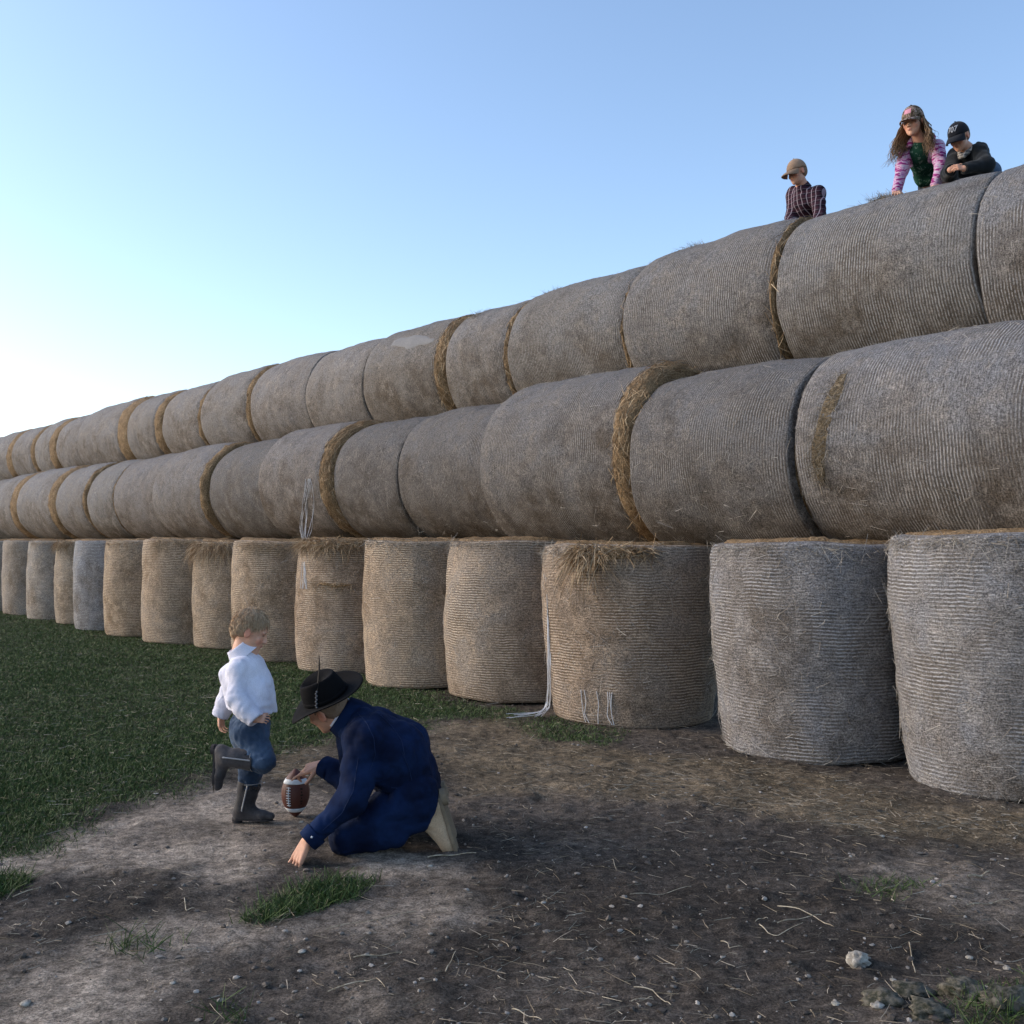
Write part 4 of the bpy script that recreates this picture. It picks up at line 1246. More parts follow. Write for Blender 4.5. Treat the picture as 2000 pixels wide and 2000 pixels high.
# ------------------------------------------------------------------ small boy about to kick
def build_boy():
    Y0 = 5.55
    g0 = G(488, 1607)
    root = empty('person', (g0[0], g0[1], float(ground_z(g0[0], g0[1]))), 'small boy in white shirt and jeans with one boot swung back to kick', 'person')
    b = np.array(root.location)
    J = dict(pel=W(489, 1418, 5.55), bel=W(492, 1370, 5.55), chest=W(482, 1318, 5.55), neck=W(476, 1272, 5.55),
             shR=W(466, 1306, 5.45), elR=W(463, 1364, 5.40), wrR=W(499, 1404, 5.37),
             shL=W(482, 1306, 5.66), elL=W(450, 1352, 5.72), wrL=W(431, 1396, 5.72),
             hipL=W(486, 1430, 5.61), knL=W(489, 1510, 5.61), anL=W(476, 1578, 5.60),
             hipR=W(487, 1428, 5.49), knR=W(514, 1486, 5.43), anR=W(442, 1478, 5.41))
    hc = W(491, 1232, 5.55); H = 0.217
    F = frame((0.93, 0.10, -0.40), (0.36, 0.02, 0.93))
    lo = np.array((-1.85, 5.1, -0.03)); hi = np.array((-1.05, 6.0, 1.28))
    s = Sdf(lo, hi, 0.0046)
    add_head(s, hc, H, F, 1.0, J['neck'] + np.array((-0.01, 0, -0.02)), 0.20)
    s.chain([J['neck'], J['chest'], J['bel'], J['pel']], [0.045, 0.08, 0.078, 0.085], 0.04)
    for a in 'LR':
        s.chain([J['chest'], J['sh' + a], J['el' + a], J['wr' + a]], [0.05, 0.035, 0.028, 0.021], 0.02)
        s.chain([J['pel'], J['hip' + a], J['kn' + a], J['an' + a]], [0.06, 0.055, 0.04, 0.03], 0.02)
    add_hand(s, J['wrR'], unit((0.9, -0.2, 0.05)), (0.1, -0.85, 0.5), (0.3, 0.2, 0.9), 0.10,
             [(0.5, 1.1, 0.7), (0.55, 1.15, 0.7), (0.6, 1.15, 0.7), (0.65, 1.15, 0.7)], 0.6)
    add_hand(s, J['wrL'], unit((0.1, -0.05, -1.0)), (-0.8, 0.3, 0.1), (0.3, -0.8, 0), 0.115,
             [(0.3, 0.6, 0.5)] * 4, 0.4)
    figure_mesh('body', s, M['skin'], root, lambda V: head_col(V, hc, H, F, SKIN_PALE))
    # hair: close cap plus many short strands
    P = lambda x, y, z: hc + F @ (np.array((x, y, z)) * H)
    s = Sdf(hc - 0.2, hc + 0.2, 0.005)
    s.ell(P(0, -.07, .155), np.array((.370, .450, .384)) * H, F)
    s.ell(P(0, -.24, -.08), np.array((.29, .25, .30)) * H, F, .04)
    s.ell(P(0, .47, -.17), np.array((.60, .47, .43)) * H, F, 0.012, 'sub')
    for sx in (-1, 1):
        s.ell(P(sx * .40, 0.0, -.09), np.array((.12, .11, .17)) * H, F, 0.01, 'sub')
        s.ell(P(sx * .38, 0.16, -.24), np.array((.2, .26, .26)) * H, F, 0.01, 'sub')
        s.ell(P(sx * .30, -0.05, -.36), np.array((.3, .45, .17)) * H, F, 0.01, 'sub')
    s.folds(0.003, 45, 8)
    hv, hq = s.mesh()
    mk('hair', hv - b, hq, None, M['hair_cap_blond'], root)
    g = np.random.default_rng(5)
    L = ((hv - hc) @ F) / H
    crown = np.array((0, -.22, .5)); out = unit(L - np.array((0, -.05, .08)))
    ok = np.nonzero((np.linalg.norm(L - np.array((0, -.05, .1)), axis=1) > .33) & (L[:, 2] > 0.02 + 0.55 * np.clip(L[:, 1] + 0.02, -.3, 1)))[0]
    pk = g.choice(ok, 4200)
    dr = unit(L[pk] - crown); o_ = out[pk]; dr = dr - o_ * (dr * o_).sum(1)[:, None]; dr = unit(dr) + 0.06 * o_ + g.normal(0, .16, (len(pk), 3))
    v, q = ribbons(hv[pk] + (o_ @ F.T) * 0.001, dr @ F.T, 0.011 + 0.014 * g.random(len(pk)), 0.0018, -(o_ @ F.T) * 0.22, 2)
    o = mk('hair_strands', v - b, q, None, M['hair_blond'], root); o['kind'] = 'stuff'
    # white shirt, loose, tails out
    s = Sdf(lo, hi, 0.0052)
    s.chain([J['neck'] + np.array((0, 0, -.03)), J['chest'], J['bel'], J['pel'] + np.array((0.005, 0, 0.015))], [0.062, 0.098, 0.108, 0.114], 0.05)
    for a, sg in (('L', 1), ('R', -1)):
        up_ = J['chest'] + np.array((-.005, sg * .045, .02))
        s.chain([up_, J['bel'] + np.array((0, sg * .05, -0.02)), J['pel'] + np.array((0.0, sg * .045, 0.03))], [.09, .098, .104], .04)
    # flared front tail and back tail
    s.cap(W(512, 1335, 5.55), W(529, 1398, 5.54), 0.055, 0.040, 0.05)
    s.cap(W(505, 1345, 5.48), W(518, 1392, 5.46), 0.05, 0.034, 0.05)
    s.cap(W(448, 1318, 5.60), W(455, 1378, 5.58), 0.055, 0.035, 0.05)
    s.folds(0.007, 7.0, 31, (1.0, 1.0, 0.4)); s.folds(0.0025, 22, 35)
    sl, (X, Y, Z) = s._sub(lo, hi, 0)
    zh = W(490, 1384, 5.5)[2] - 0.42 * np.clip(X - W(505, 1385, 5.5)[0], 0, 0.2) - 0.15 * np.clip(W(470, 1385, 5.5)[0] - X, 0, .2) + 0.012 * np.cos((Y - 5.5) * 18)
    s.D[sl] = np.maximum(s.D[sl], (zh - Z).astype(np.float32))
    s2 = Sdf(lo, hi, 0.0052)
    for a, sg in (('L', 1), ('R', -1)):
        up_ = J['chest'] + np.array((-.005, sg * .045, .02))
        s2.chain([up_, J['sh' + a], J['el' + a], J['wr' + a]], [.060, .052, .052, .042], .03)
        s2.cap(J['el' + a] * .6 + J['wr' + a] * .4 + np.array((-.004, 0, -.012)), J['wr' + a], .054, .042, .03)
    s2.folds(0.004, 11.0, 37, (1.0, 1.0, 1.2)); s2.folds(0.0025, 26, 39)
    for a in 'LR':
        d = unit(J['wr' + a] - J['el' + a]); s2.half(J['wr' + a] + d * 0.01, d, .08)
        s2.cap(J['wr' + a] - d * .015, J['wr' + a] + d * .05, .034, .035, 0, 'sub')
    hh = np.maximum(0.012 - np.abs(s.D - s2.D), 0) / 0.012
    s.D = np.minimum(s.D, s2.D) - hh * hh * 0.012 * 0.25
    sh = figure_mesh('white_shirt', s, M['white_shirt'], root)
    ax = unit(hc + F @ np.array((0, -.02, -.1)) - J['neck']); c0 = J['neck'] + np.array((-0.004, 0, -0.004))
    e1 = unit(np.cross(ax, (0, 1, 0))); e2 = np.cross(ax, e1); t = np.linspace(0, 2 * math.pi, 33)[:-1]
    cr = lambda off, r: c0 + ax * off + r * (np.cos(t)[:, None] * e1 * 1.1 + np.sin(t)[:, None] * e2 * .98)
    v, q = loft([cr(-.02, .082), cr(.0, .076), cr(.036, .063), cr(.046, .060), cr(.046, .055), cr(-.005, .053)])
    mk('collar', v - b, q, None, M['white_shirt'], sh)
    d = unit(J['wrR'] - J['elR']); f1 = unit(np.cross(d, (.2, .3, .9))); f2 = np.cross(d, f1)
    cq = lambda off, r: J['wrR'] + d * off + r * (np.cos(t)[:, None] * f1 + np.sin(t)[:, None] * f2)
    v, q = loft([cq(-.045, .044), cq(-.042, .0465), cq(.008, .0435), cq(.012, .041), cq(-.005, .036)])
    mk('cuff', v - b, q, None, M['white_shirt'], sh)
    # jeans
    s = Sdf(lo, hi, 0.0052)
    for a in 'LR':
        s.chain([J['pel'], J['hip' + a], J['kn' + a]], [.098, .090, .066], .035)
    s.chain([J['knL'], J['anL'] + (J['knL'] - J['anL']) * .35], [.060, .050], .02)
    s.chain([J['knR'], J['knR'] * .66 + J['anR'] * .34], [.062, .050], .02)
    s.folds(0.005, 14.0, 41, (1, 1, 1.3)); s.folds(.003, 32, 45)
    jn = figure_mesh('jeans', s, M['denim_mid'], root)
    t2 = np.linspace(0, 2 * math.pi, 33)[:-1]
    boot(root, J['anL'] + np.array((0, 0, 0.0)), J['knL'] + np.array((0.01, 0, 0)), J['anL'] + np.array((0.17, -0.02, -0.045)), 0.195, M['boot_dark'], M['sole_dark'], (0, 0, -1), 0.135, 0.058, piping=[(0.05, -1, 0)], flare=1.08)
    boot(root, J['anR'], J['knR'], J['anR'] + np.array((-0.01, 0.0, -0.17)), 0.195, M['boot_dark'], M['sole_dark'], (-1, 0.1, 0.02), 0.135, 0.056, piping=[(0.0, -1, 0.12)], flare=1.06)
    return J
BOY = build_boy()

# ------------------------------------------------------------------ the ball
def build_ball():
    c2 = G(577, 1597)
    z0 = float(ground_z(c2[0], c2[1]))
    root = empty('football', (c2[0], c2[1], z0 - 0.003), 'brown leather football with white stripes standing on its tip', 'football')
    Lb, Rb = 0.262, 0.0755
    prof = lambda z: Rb * np.clip(1 - np.abs(2 * z / Lb - 1) ** 2.15, 0, 1) ** 0.86
    n = 48; t = np.arange(n) * 2 * math.pi / n
    zz = Lb * (0.5 - 0.5 * np.cos(np.linspace(0.02, math.pi - 0.02, 40)))
    def ring(z, off=0.0, amp=1.0):
        r = prof(z) + off - amp * 0.0012 * np.exp(-(((t * 4 / (2 * math.pi)) % 1 - 0.5) / 0.03) ** 2)
        return np.stack([r * np.cos(t), r * np.sin(t), np.full(n, z)], -1)
    v, q = loft([ring(z) for z in zz])
    tm = NT('brown_pebbled_leather', 0.5, 0.4)
    o = tm.obj(); vo = tm.n('ShaderNodeTexVoronoi'); vo.inputs['Scale'].default_value = 420; tm.l(o, vo.inputs['Vector'])
    tm.out(tm.mix(tm.noise(o, 14), (0.065, 0.018, 0.012), (0.125, 0.036, 0.024))); tm.bump(vo.outputs['Distance'], 0.4, 0.002)
    body = mk('leather_body', v, q, None, tm.m, root)
    white = plain('white_ball_paint', (0.66, 0.68, 0.70), 0.08, 60, 0.6)
    for z in (0.046, Lb - 0.062):
        zs = np.linspace(z - 0.0115, z + 0.0115, 5)
        v, q = loft([ring(zs[0], 0.0, 0)] + [ring(a, 0.0012, 0) for a in zs] + [ring(zs[-1], 0.0, 0)])
        mk('stripe', v, q, None, white, root)
    # laces on the side towards the camera, a little left
    a0 = math.atan2(-1.0, -0.32)
    lz = np.linspace(0.072, 0.178, 16)
    pts = np.stack([(prof(lz) + 0.003) * math.cos(a0), (prof(lz) + 0.003) * math.sin(a0), lz], -1)
    v, q = tube(pts, 0.0024, 6); lc = mk('laces', v, q, None, white, root)
    for z in np.linspace(0.078, 0.172, 8):
        aa = np.linspace(a0 - 0.16, a0 + 0.16, 7); r = prof(z) + 0.0038
        v, q = tube(np.stack([r * np.cos(aa), r * np.sin(aa), np.full(7, z)], -1), 0.0022, 6)
        mk('lace', v, q, None, white, lc)
    # worn dark stamp on the panel right of the laces
    dark = plain('dark_ball_stamp', (0.03, 0.02, 0.014), 0.3)
    for k, (z, w_) in enumerate(((0.165, .10), (0.148, .05), (0.132, .10), (0.116, .045), (0.100, .09), (0.086, .05))):
        aa = np.linspace(a0 + 0.95 - w_, a0 + 0.95 + w_, 5)
        rows = []
        for dz in (-0.0045, 0.0045):
            r = prof(z + dz) + 0.0006
            rows.append(np.stack([r * np.cos(aa), r * np.sin(aa), np.full(5, z + dz)], -1))
        v = np.concatenate(rows); i = np.arange(4); mk('stamp', v, np.stack([i, i + 1, i + 6, i + 5], -1), None, dark, root)
build_ball()
# ------------------------------------------------------------------ children on top of the stack
def top_z(x, y):
    """height of the top row under a place"""
    s = x * UX + y * UY; n = x * NX + y * NY
    best = 0
    for k, d in BALES.items():
        if k[0] == 't' and abs(s - d['s']) <= d['L'] / 2 + .01:
            R = d['R']; h = R * R - (n - d['n']) ** 2
            best = max(best, d['z0'] + 0.955 * R + (math.sqrt(h) if h > 0 else -1))
    return best

def kid(label, hpx, hpy, Yh, H, fwd, up, shoulders, base_drop, skin=SKIN):
    hc = W(hpx, hpy, Yh)
    F = frame(fwd, up)
    return hc, F

def simple_arm(s, pts, rads, k=0.025): s.chain(pts, rads, k)

def build_plaid_boy():
    hc = W(1556, 337, 9.45); H = 0.215
    F = frame((-0.86, -0.42, -0.30), (-0.22, -0.05, 0.97))
    nk = W(1566, 362, 9.50); ch = W(1572, 392, 9.55); wa = W(1585, 440, 9.68); pl = W(1592, 470, 9.85)
    shn = W(1598, 377, 9.42); shf = W(1551, 378, 9.66)       # his left (towards the right), his right
    eln = W(1602, 425, 9.36); elf = W(1546, 425, 9.62)
    wrn = W(1592, 452, 9.20); wrf = W(1541, 447, 9.45)
    kx = pl + np.array((-0.10, -0.30, -0.12))
    bx, by = pl[0], pl[1]
    zb = top_z(bx, by)
    root = empty('person', (bx, by, zb), 'boy in tan cap and maroon plaid shirt leaning over the top row', 'person')
    b = np.array(root.location)
    lo = np.minimum.reduce([hc, wrf, wrn, pl]) - 0.35; hi = np.maximum.reduce([hc, shn, pl]) + 0.35
    s = Sdf(lo, hi, 0.0062)
    add_head(s, hc, H, F, .8, nk, .20)
    s.chain([nk, ch, wa, pl], [.045, .085, .085, .09], .04)
    for a, e, w, th in ((shn, eln, wrn, (-.5, -.4, 0)), (shf, elf, wrf, (.5, .3, 0))):
        s.chain([ch, a, e, w], [.055, .042, .034, .025], .03)
        add_hand(s, w, (-0.35, -0.45, -0.75), (-0.5, -0.5, 0.6), th, 0.13, [(-.3, .3, .2)] * 4, .3)
    # kneeling legs behind the crest
    for sg in (-1, 1):
        hp = pl + np.array((sg * .07, 0, -.02)); kn = hp + np.array((-.05, -.10, -.24)); kn[2] = top_z(kn[0], kn[1]) + .05; ft = kn + np.array((.18, .26, -.02)); ft[2] = max(top_z(ft[0], ft[1]) + .04, kn[2] - .3)
        s.chain([pl, hp, kn, ft], [.08, .07, .05, .04], .03)
    figure_mesh('body', s, M['skin'], root, lambda V: head_col(V, hc, H, F, SKIN))
    P = lambda x, y, z: hc + F @ (np.array((x, y, z)) * H)
    s = Sdf(hc - .2, hc + .2, .006)
    s.ell(P(0, -.07, .13), np.array((.35, .435, .375)) * H, F); s.ell(P(0, -.24, -.06), np.array((.26, .23, .22)) * H, F, .03)
    s.ell(P(0, .42, -.12), np.array((.5, .40, .42)) * H, F, .01, 'sub')
    for sx in (-1, 1): s.ell(P(sx * .38, .02, -.09), np.array((.12, .12, .16)) * H, F, .01, 'sub')
    figure_mesh('hair', s, M['hair_short'], root)
    s = Sdf(lo, hi, .0066)
    s.chain([nk + np.array((.005, 0, -.035)), ch, wa, pl], [.06, .112, .118, .115], .05)
    for a, e, w in ((shn, eln, wrn), (shf, elf, wrf)):
        s.chain([ch * .55 + a * .45, a, e, w], [.095, .066, .055, .042], .035)
    s.folds(.006, 11, 51); 
    shirt = figure_mesh('plaid_shirt', s, M['plaid'], root)
    t = np.linspace(0, 2 * math.pi, 25)[:-1]; ax = unit(hc - nk); e1 = unit(np.cross(ax, (0, 1, 0))); e2 = np.cross(ax, e1)
    cr = lambda off, r: nk + ax * off + r * (np.cos(t)[:, None] * e1 + np.sin(t)[:, None] * e2)
    v, q = loft([cr(-.04, .078), cr(-.02, .072), cr(.012, .062), cr(.012, .056), cr(-.02, .054)])
    mk('collar', v - b, q, None, M['plaid'], shirt)
    s = Sdf(lo, hi, .008)
    for sg in (-1, 1):
        hp = pl + np.array((sg * .07, 0, -.02)); kn = hp + np.array((-.05, -.10, -.24)); kn[2] = top_z(kn[0], kn[1]) + .05; ft = kn + np.array((.18, .26, -.02)); ft[2] = max(top_z(ft[0], ft[1]) + .04, kn[2] - .3)
        s.chain([pl, hp, kn, ft], [.10, .095, .07, .06], .03)
    figure_mesh('jeans', s, M['denim_mid'], root)
    ball_cap(root, hc, H, F, M['cap_tan'], 0.40, bill_drop=0.14)

def build_girl():
    hc = W(1783, 238, 8.72); H = 0.235
    F = frame((-0.68, -0.68, -0.26), (-0.16, -0.12, 0.97))
    nk = W(1797, 272, 8.80); ch = W(1800, 305, 8.90); wa = W(1812, 345, 9.10); pl = W(1835, 360, 9.32)
    shL = W(1830, 288, 8.80); shR = W(1772, 290, 8.98)          # her left is towards the right of the picture
    elL = W(1838, 328, 8.64); elR = W(1762, 330, 8.80)
    wrL = W(1827, 360, 8.55); wrR = W(1751, 372, 8.66)
    bx, by = pl[0], pl[1]; zb = top_z(bx, by)
    root = empty('person', (bx, by, zb), 'girl with long hair in camouflage cap and pink camouflage hoodie on hands and knees', 'person')
    b = np.array(root.location)
    lo = np.minimum.reduce([hc, wrL, wrR, pl]) - .4; hi = np.maximum.reduce([hc, shL, pl]) + .4
    legs = []
    for sg in (-1, 1):
        hp = pl + np.array((sg * .08, 0, -.02)); kn = hp + np.array((-.02, .0, -.3)); kn[2] = top_z(kn[0], kn[1]) + .06; ft = kn + np.array((.2, .3, -.02)); ft[2] = max(top_z(ft[0], ft[1]) + .05, kn[2] - .35)
        legs.append((hp, kn, ft))
    s = Sdf(lo, hi, .0064)
    add_head(s, hc, H, F, .5, nk, .20)
    s.chain([nk, ch, wa, pl], [.048, .09, .09, .10], .04)
    for hp, kn, ft in legs: s.chain([pl, hp, kn, ft], [.08, .075, .055, .04], .03)
    for a, e, w, th in ((shL, elL, wrL, (-.7, -.2, 0)), (shR, elR, wrR, (.7, -.2, 0))):
        s.chain([ch, a, e, w], [.06, .045, .036, .026], .03)
        add_hand(s, w, (-0.25, -0.62, -0.55), (-0.25, -0.5, 0.8), th, .15, [(-.25, .25, .2)] * 4, .3)
    figure_mesh('body', s, M['skin'], root, lambda V: head_col(V, hc, H, F, SKIN_PALE))
    s = Sdf(lo, hi, .0068)
    s.chain([nk + np.array((.01, .02, -.03)), ch, ch * .25 + wa * .75], [.06, .106, .105], .05)
    for a, e, w in ((shL, elL, wrL), (shR, elR, wrR)):
        s.chain([ch * .5 + a * .5, a, e, w], [.085, .064, .054, .044], .03)
    s.folds(.006, 11, 61)
    # open front
    d = unit(np.array((-.52, -.80, 0)))
    s.cap(nk * .6 + ch * .4 + d * .115, wa + d * .125 + np.array((0, 0, -.03)), .05, .085, .012, 'sub')
    figure_mesh('pink_hoodie', s, M['pink_camo'], root)
    s = Sdf(lo, hi, .0068)
    sidev = np.array((d[1], -d[0], 0))
    for sg in (-1, 1):
        s.chain([nk * .45 + ch * .55 + d * .055 + sidev * sg * .008, ch + d * .072 + sidev * sg * .016, ch * .5 + wa * .5 + d * .086 + sidev * sg * .022, wa + d * .088 + sidev * sg * .024, wa + d * .08 + sidev * sg * .03 + np.array((0, 0, -.05))], [.05, .066, .076, .072, .06], .03)
    s.folds(.004, 14, 63)
    figure_mesh('green_shirt', s, M['green_shirt'], root)
    # hood lying on the shoulders
    s = Sdf(nk - .25, nk + .25, .0064)
    bk = -d
    for sg in (-1, 1):
        s.chain([nk + sidev * sg * .075 + d * .03 + np.array((0, 0, -.04)), nk + sidev * sg * .085 + bk * .02, nk + bk * .085 + sidev * sg * .03 + np.array((0, 0, -.01))], [.022, .034, .042], .03)
    s.folds(.005, 15, 66)
    figure_mesh('hood', s, M['pink_camo'], root)
    s = Sdf(lo, hi, .008)
    for hp, kn, ft in legs: s.chain([pl, hp, kn, ft], [.11, .10, .075, .06], .03)
    figure_mesh('trousers', s, M['black_hoodie'], root)
    cap = ball_cap(root, hc, H, F, M['cap_camo'], 0.30, bill_drop=0.06)
    # pink patch on the front of the cap
    P = lambda x, y, z: hc + F @ (np.array((x, y, z)) * H)
    uu = np.linspace(-.11, .13, 5); ww = np.linspace(.28, .44, 4); pv = []
    for a in uu:
        for z in ww:
            sn = min(1, ((z - .10) / .475)) ; an = math.asin(sn); rad = math.cos(an)
            xx = a; yy = -0.045 + 0.455 * (1 - .10 * sn) * math.sqrt(max(rad ** 2 - (xx / .378) ** 2, 0)) + .012
            pv.append(P(xx, yy, z) - b)
    i = (np.arange(4)[:, None] * 4 + np.arange(3)[None]).ravel()
    mk('cap_patch', np.array(pv), np.stack([i, i + 4, i + 5, i + 1], -1), None, M['pink_patch'], cap)
    # long hair: locks from under the cap, blown about
    g = np.random.default_rng(12); parts = []
    r_, f_, u_ = F[:, 0], F[:, 1], F[:, 2]
    for i in range(400):
        sg = -1 if g.random() < 0.45 else 1
        a = g.uniform(-0.15, 1.35)                        # angle round the head from the side to the back
        st0 = hc + H * (0.35 * sg * math.cos(a) * r_ - (0.06 + 0.40 * math.sin(a)) * f_ + g.uniform(-.1, .12) * u_)
        ln = g.uniform(.16, .33)
        side_out = sg * r_ * (0.28 if sg < 0 else 0.34) * g.uniform(.4, 1.3)
        fr = f_ * g.uniform(-.1, .38)
        tt = np.linspace(0, 1, 9)
        path = st0 + np.outer(tt, side_out * .25 + fr * .25) * (ln / .25) * 1.0 + np.outer(tt ** 0.9, (0, 0, -1.0)) * ln
        path += np.outer(np.sin(tt * math.pi) * .025, sg * r_)
        ph = g.uniform(0, 6.28); am = g.uniform(.008, .022)
        path += np.outer(np.sin(tt * 13 + ph) * am * tt, r_) + np.outer(np.cos(tt * 11 + ph) * am * tt, f_)
        if i % 9 == 0: path += np.outer(tt ** 2, -r_ if False else sg * r_) * g.uniform(.02, .09)
        parts.append(tube(path, np.interp(tt, [0, .3, 1], [.0035, .0032, .0007]), 4))
    v, q = joinm(parts)
    o = mk('long_hair', v - b, q, None, M['hair_long'], root); o['kind'] = 'stuff'
    s = Sdf(hc - .3, hc + .25, .0066)
    s.ell(P(0, -.09, .10), np.array((.362, .43, .36)) * H, F); s.ell(P(0, -.26, -.20), np.array((.30, .20, .42)) * H, F, .04)
    s.ell(P(0, .40, -.12), np.array((.30, .40, .50)) * H, F, .01, 'sub')
    figure_mesh('hair', s, mat_hair_dark, root)

def build_black_boy():
    hc = W(1873, 268, 8.40); H = 0.215
    F = frame((-0.70, -0.55, -0.46), (-0.40, -0.26, 0.88))
    nk = W(1890, 293, 8.46); ch = W(1893, 322, 8.55); wa = W(1905, 330, 8.85); pl = W(1915, 332, 9.1)
    shL = W(1913, 297, 8.40); shR = W(1868, 305, 8.62)
    elL = W(1926, 322, 8.24); elR = W(1853, 340, 8.42)
    wrL = W(1884, 329, 8.16); wrR = W(1856, 332, 8.26)
    bx, by = ch[0], ch[1]; zb = top_z(bx, by)
    root = empty('person', (bx, by, zb), 'boy in black cap and black hoodie lying with folded hands on the top row', 'person')
    b = np.array(root.location)
    legs = []
    for sg in (-1, 1):
        hp = pl + np.array((sg * .08, 0, -.02)); kn = hp + np.array((.1, .25, -.15)); ft = kn + np.array((.1, .2, -.3))
        legs.append((hp, kn, ft))
    lo = np.minimum.reduce([hc, wrL, wrR, pl]) - .35; hi = np.maximum.reduce([hc, shL, pl]) + .55; lo[2] -= .3
    s = Sdf(lo, hi, .0064)
    add_head(s, hc, H, F, .8, nk, .20)
    s.chain([nk, ch, wa, pl], [.045, .08, .08, .09], .04)
    for hp, kn, ft in legs: s.chain([pl, hp, kn, ft], [.08, .07, .05, .04], .03)
    for a, e, w, th, dd in ((shL, elL, wrL, (0, 0, 1), (-.9, -.1, .12)), (shR, elR, wrR, (0, 0, 1), (.55, -.75, .12))):
        s.chain([ch, a, e, w], [.05, .042, .034, .026], .03)
        add_hand(s, w, dd, (-.2, -.8, .4), th, .125, [(.4, .6, .5), (.5, .7, .5), (.55, .7, .5), (.6, .7, .5)], .5)
    figure_mesh('body', s, M['skin'], root, lambda V: head_col(V, hc, H, F, SKIN))
    P = lambda x, y, z: hc + F @ (np.array((x, y, z)) * H)
    s = Sdf(hc - .2, hc + .2, .006)
    s.ell(P(0, -.07, .13), np.array((.35, .435, .375)) * H, F); s.ell(P(0, -.24, -.06), np.array((.26, .23, .22)) * H, F, .03)
    s.ell(P(0, .42, -.12), np.array((.5, .40, .42)) * H, F, .01, 'sub')
    for sx in (-1, 1): s.ell(P(sx * .38, .02, -.09), np.array((.12, .12, .16)) * H, F, .01, 'sub')
    figure_mesh('hair', s, M['hair_short'], root)
    s = Sdf(lo, hi, .0068)
    s.chain([nk + np.array((.01, .02, -.03)), ch, wa, pl], [.062, .11, .115, .115], .05)
    for a, e, w in ((shL, elL, wrL), (shR, elR, wrR)):
        s.chain([ch * .5 + a * .5, a, e, w], [.095, .07, .062, .046], .035)
    s.folds(.006, 11, 71)
    for e, w in ((elL, wrL), (elR, wrR)):
        d = unit(w - e); s.half(w + d * .008, d, .05)
    figure_mesh('black_hoodie', s, M['black_hoodie'], root)
    # hood on the nape, pale check collar at the throat
    d = unit(np.array((-.7, -.55, 0))); sd = np.array((d[1], -d[0], 0))
    s = Sdf(nk - .25, nk + .25, .0064)
    for sg in (-1, 1):
        s.chain([nk + sd * sg * .07 + d * .02 + np.array((0, 0, -.03)), nk + sd * sg * .08 - d * .03 + np.array((0, 0, .01)), nk - d * .085 + sd * sg * .03 + np.array((0, 0, .015))], [.02, .036, .044], .03)
    s.folds(.005, 15, 76)
    figure_mesh('hood', s, M['black_hoodie'], root)
    s = Sdf(nk - .2, nk + .2, .0064)
    for sg in (-1, 1):
        s.chain([nk + sd * sg * .06 + d * .02, nk + d * .062 + sd * sg * .028 + np.array((0, 0, -.045)), nk + d * .092 + sd * sg * .012 + np.array((0, 0, -.075))], [.016, .02, .02], .01)
    figure_mesh('shirt_collar', s, M['inner_check'], root)
    s = Sdf(lo, hi, .009)
    for hp, kn, ft in legs: s.chain([pl, hp, kn, ft], [.10, .09, .07, .055], .03)
    figure_mesh('jeans', s, M['denim_mid'], root)
    cap = ball_cap(root, hc, H, F, M['cap_black'], 0.38, bill_drop=0.16)
    # stitched digits on the front panel
    cu = bpy.data.curves.new('digits', 'FONT'); cu.body = '707'; cu.size = 0.26 * H; cu.extrude = 0.004; cu.align_x = 'CENTER'; cu.align_y = 'CENTER'
    tmp = bpy.data.objects.new('digits_tmp', cu); COL.objects.link(tmp)
    dg = bpy.context.evaluated_depsgraph_get()
    me = bpy.data.meshes.new_from_object(tmp.evaluated_get(dg))
    bpy.data.objects.remove(tmp)
    import bmesh
    bm = bmesh.new(); bm.from_mesh(me); bmesh.ops.triangulate(bm, faces=bm.faces)
    for _ in range(2): bmesh.ops.subdivide_edges(bm, edges=bm.edges, cuts=1, use_grid_fill=True)
    bm.to_mesh(me); bm.free()
    co = np.zeros(len(me.vertices) * 3, np.float32); me.vertices.foreach_get('co', co); co = co.reshape(-1, 3) / H
    x, z = co[:, 0] * 0.95, co[:, 1] + 0.36
    x = -x if False else x
    sn = np.clip((z - .10) / .475, 0, .99); rad = np.sqrt(1 - sn ** 2)
    y = -0.045 + 0.455 * (1 - .10 * sn) * np.sqrt(np.maximum(rad ** 2 - (x / .378) ** 2, 0)) + 0.018 + co[:, 2] * 0.6
    # F's right column is the wearer's right: seen from the front it lies at the left
    loc = np.stack([-x, y, z], -1) * H @ F.T + hc - b
    me.vertices.foreach_set('co', loc.astype(np.float32).ravel()); me.update()
    me.materials.append(M['letter'])
    o = bpy.data.objects.new('cap_digits', me); COL.objects.link(o); o.parent = cap

mat_hair_dark = plain('light_brown_hair_under', (0.09, 0.055, 0.032), 0.35, 120)
build_plaid_boy(); build_girl(); build_black_boy()
# ------------------------------------------------------------------ details on the bales
def proj(p):
    p = np.asarray(p, float); c, s = math.cos(PITCH), math.sin(PITCH)
    y = p[..., 1]; z = p[..., 2] - CAM_H
    d = y * c + z * s; v = -y * s + z * c
    return 1000 + FPX * p[..., 0] / d, 1000 - FPX * v / d

def bale_mat(key):
    r = BALES[key]['root']
    return np.array(Matrix.Translation(r.location) @ r.rotation_euler.to_matrix().to_4x4())

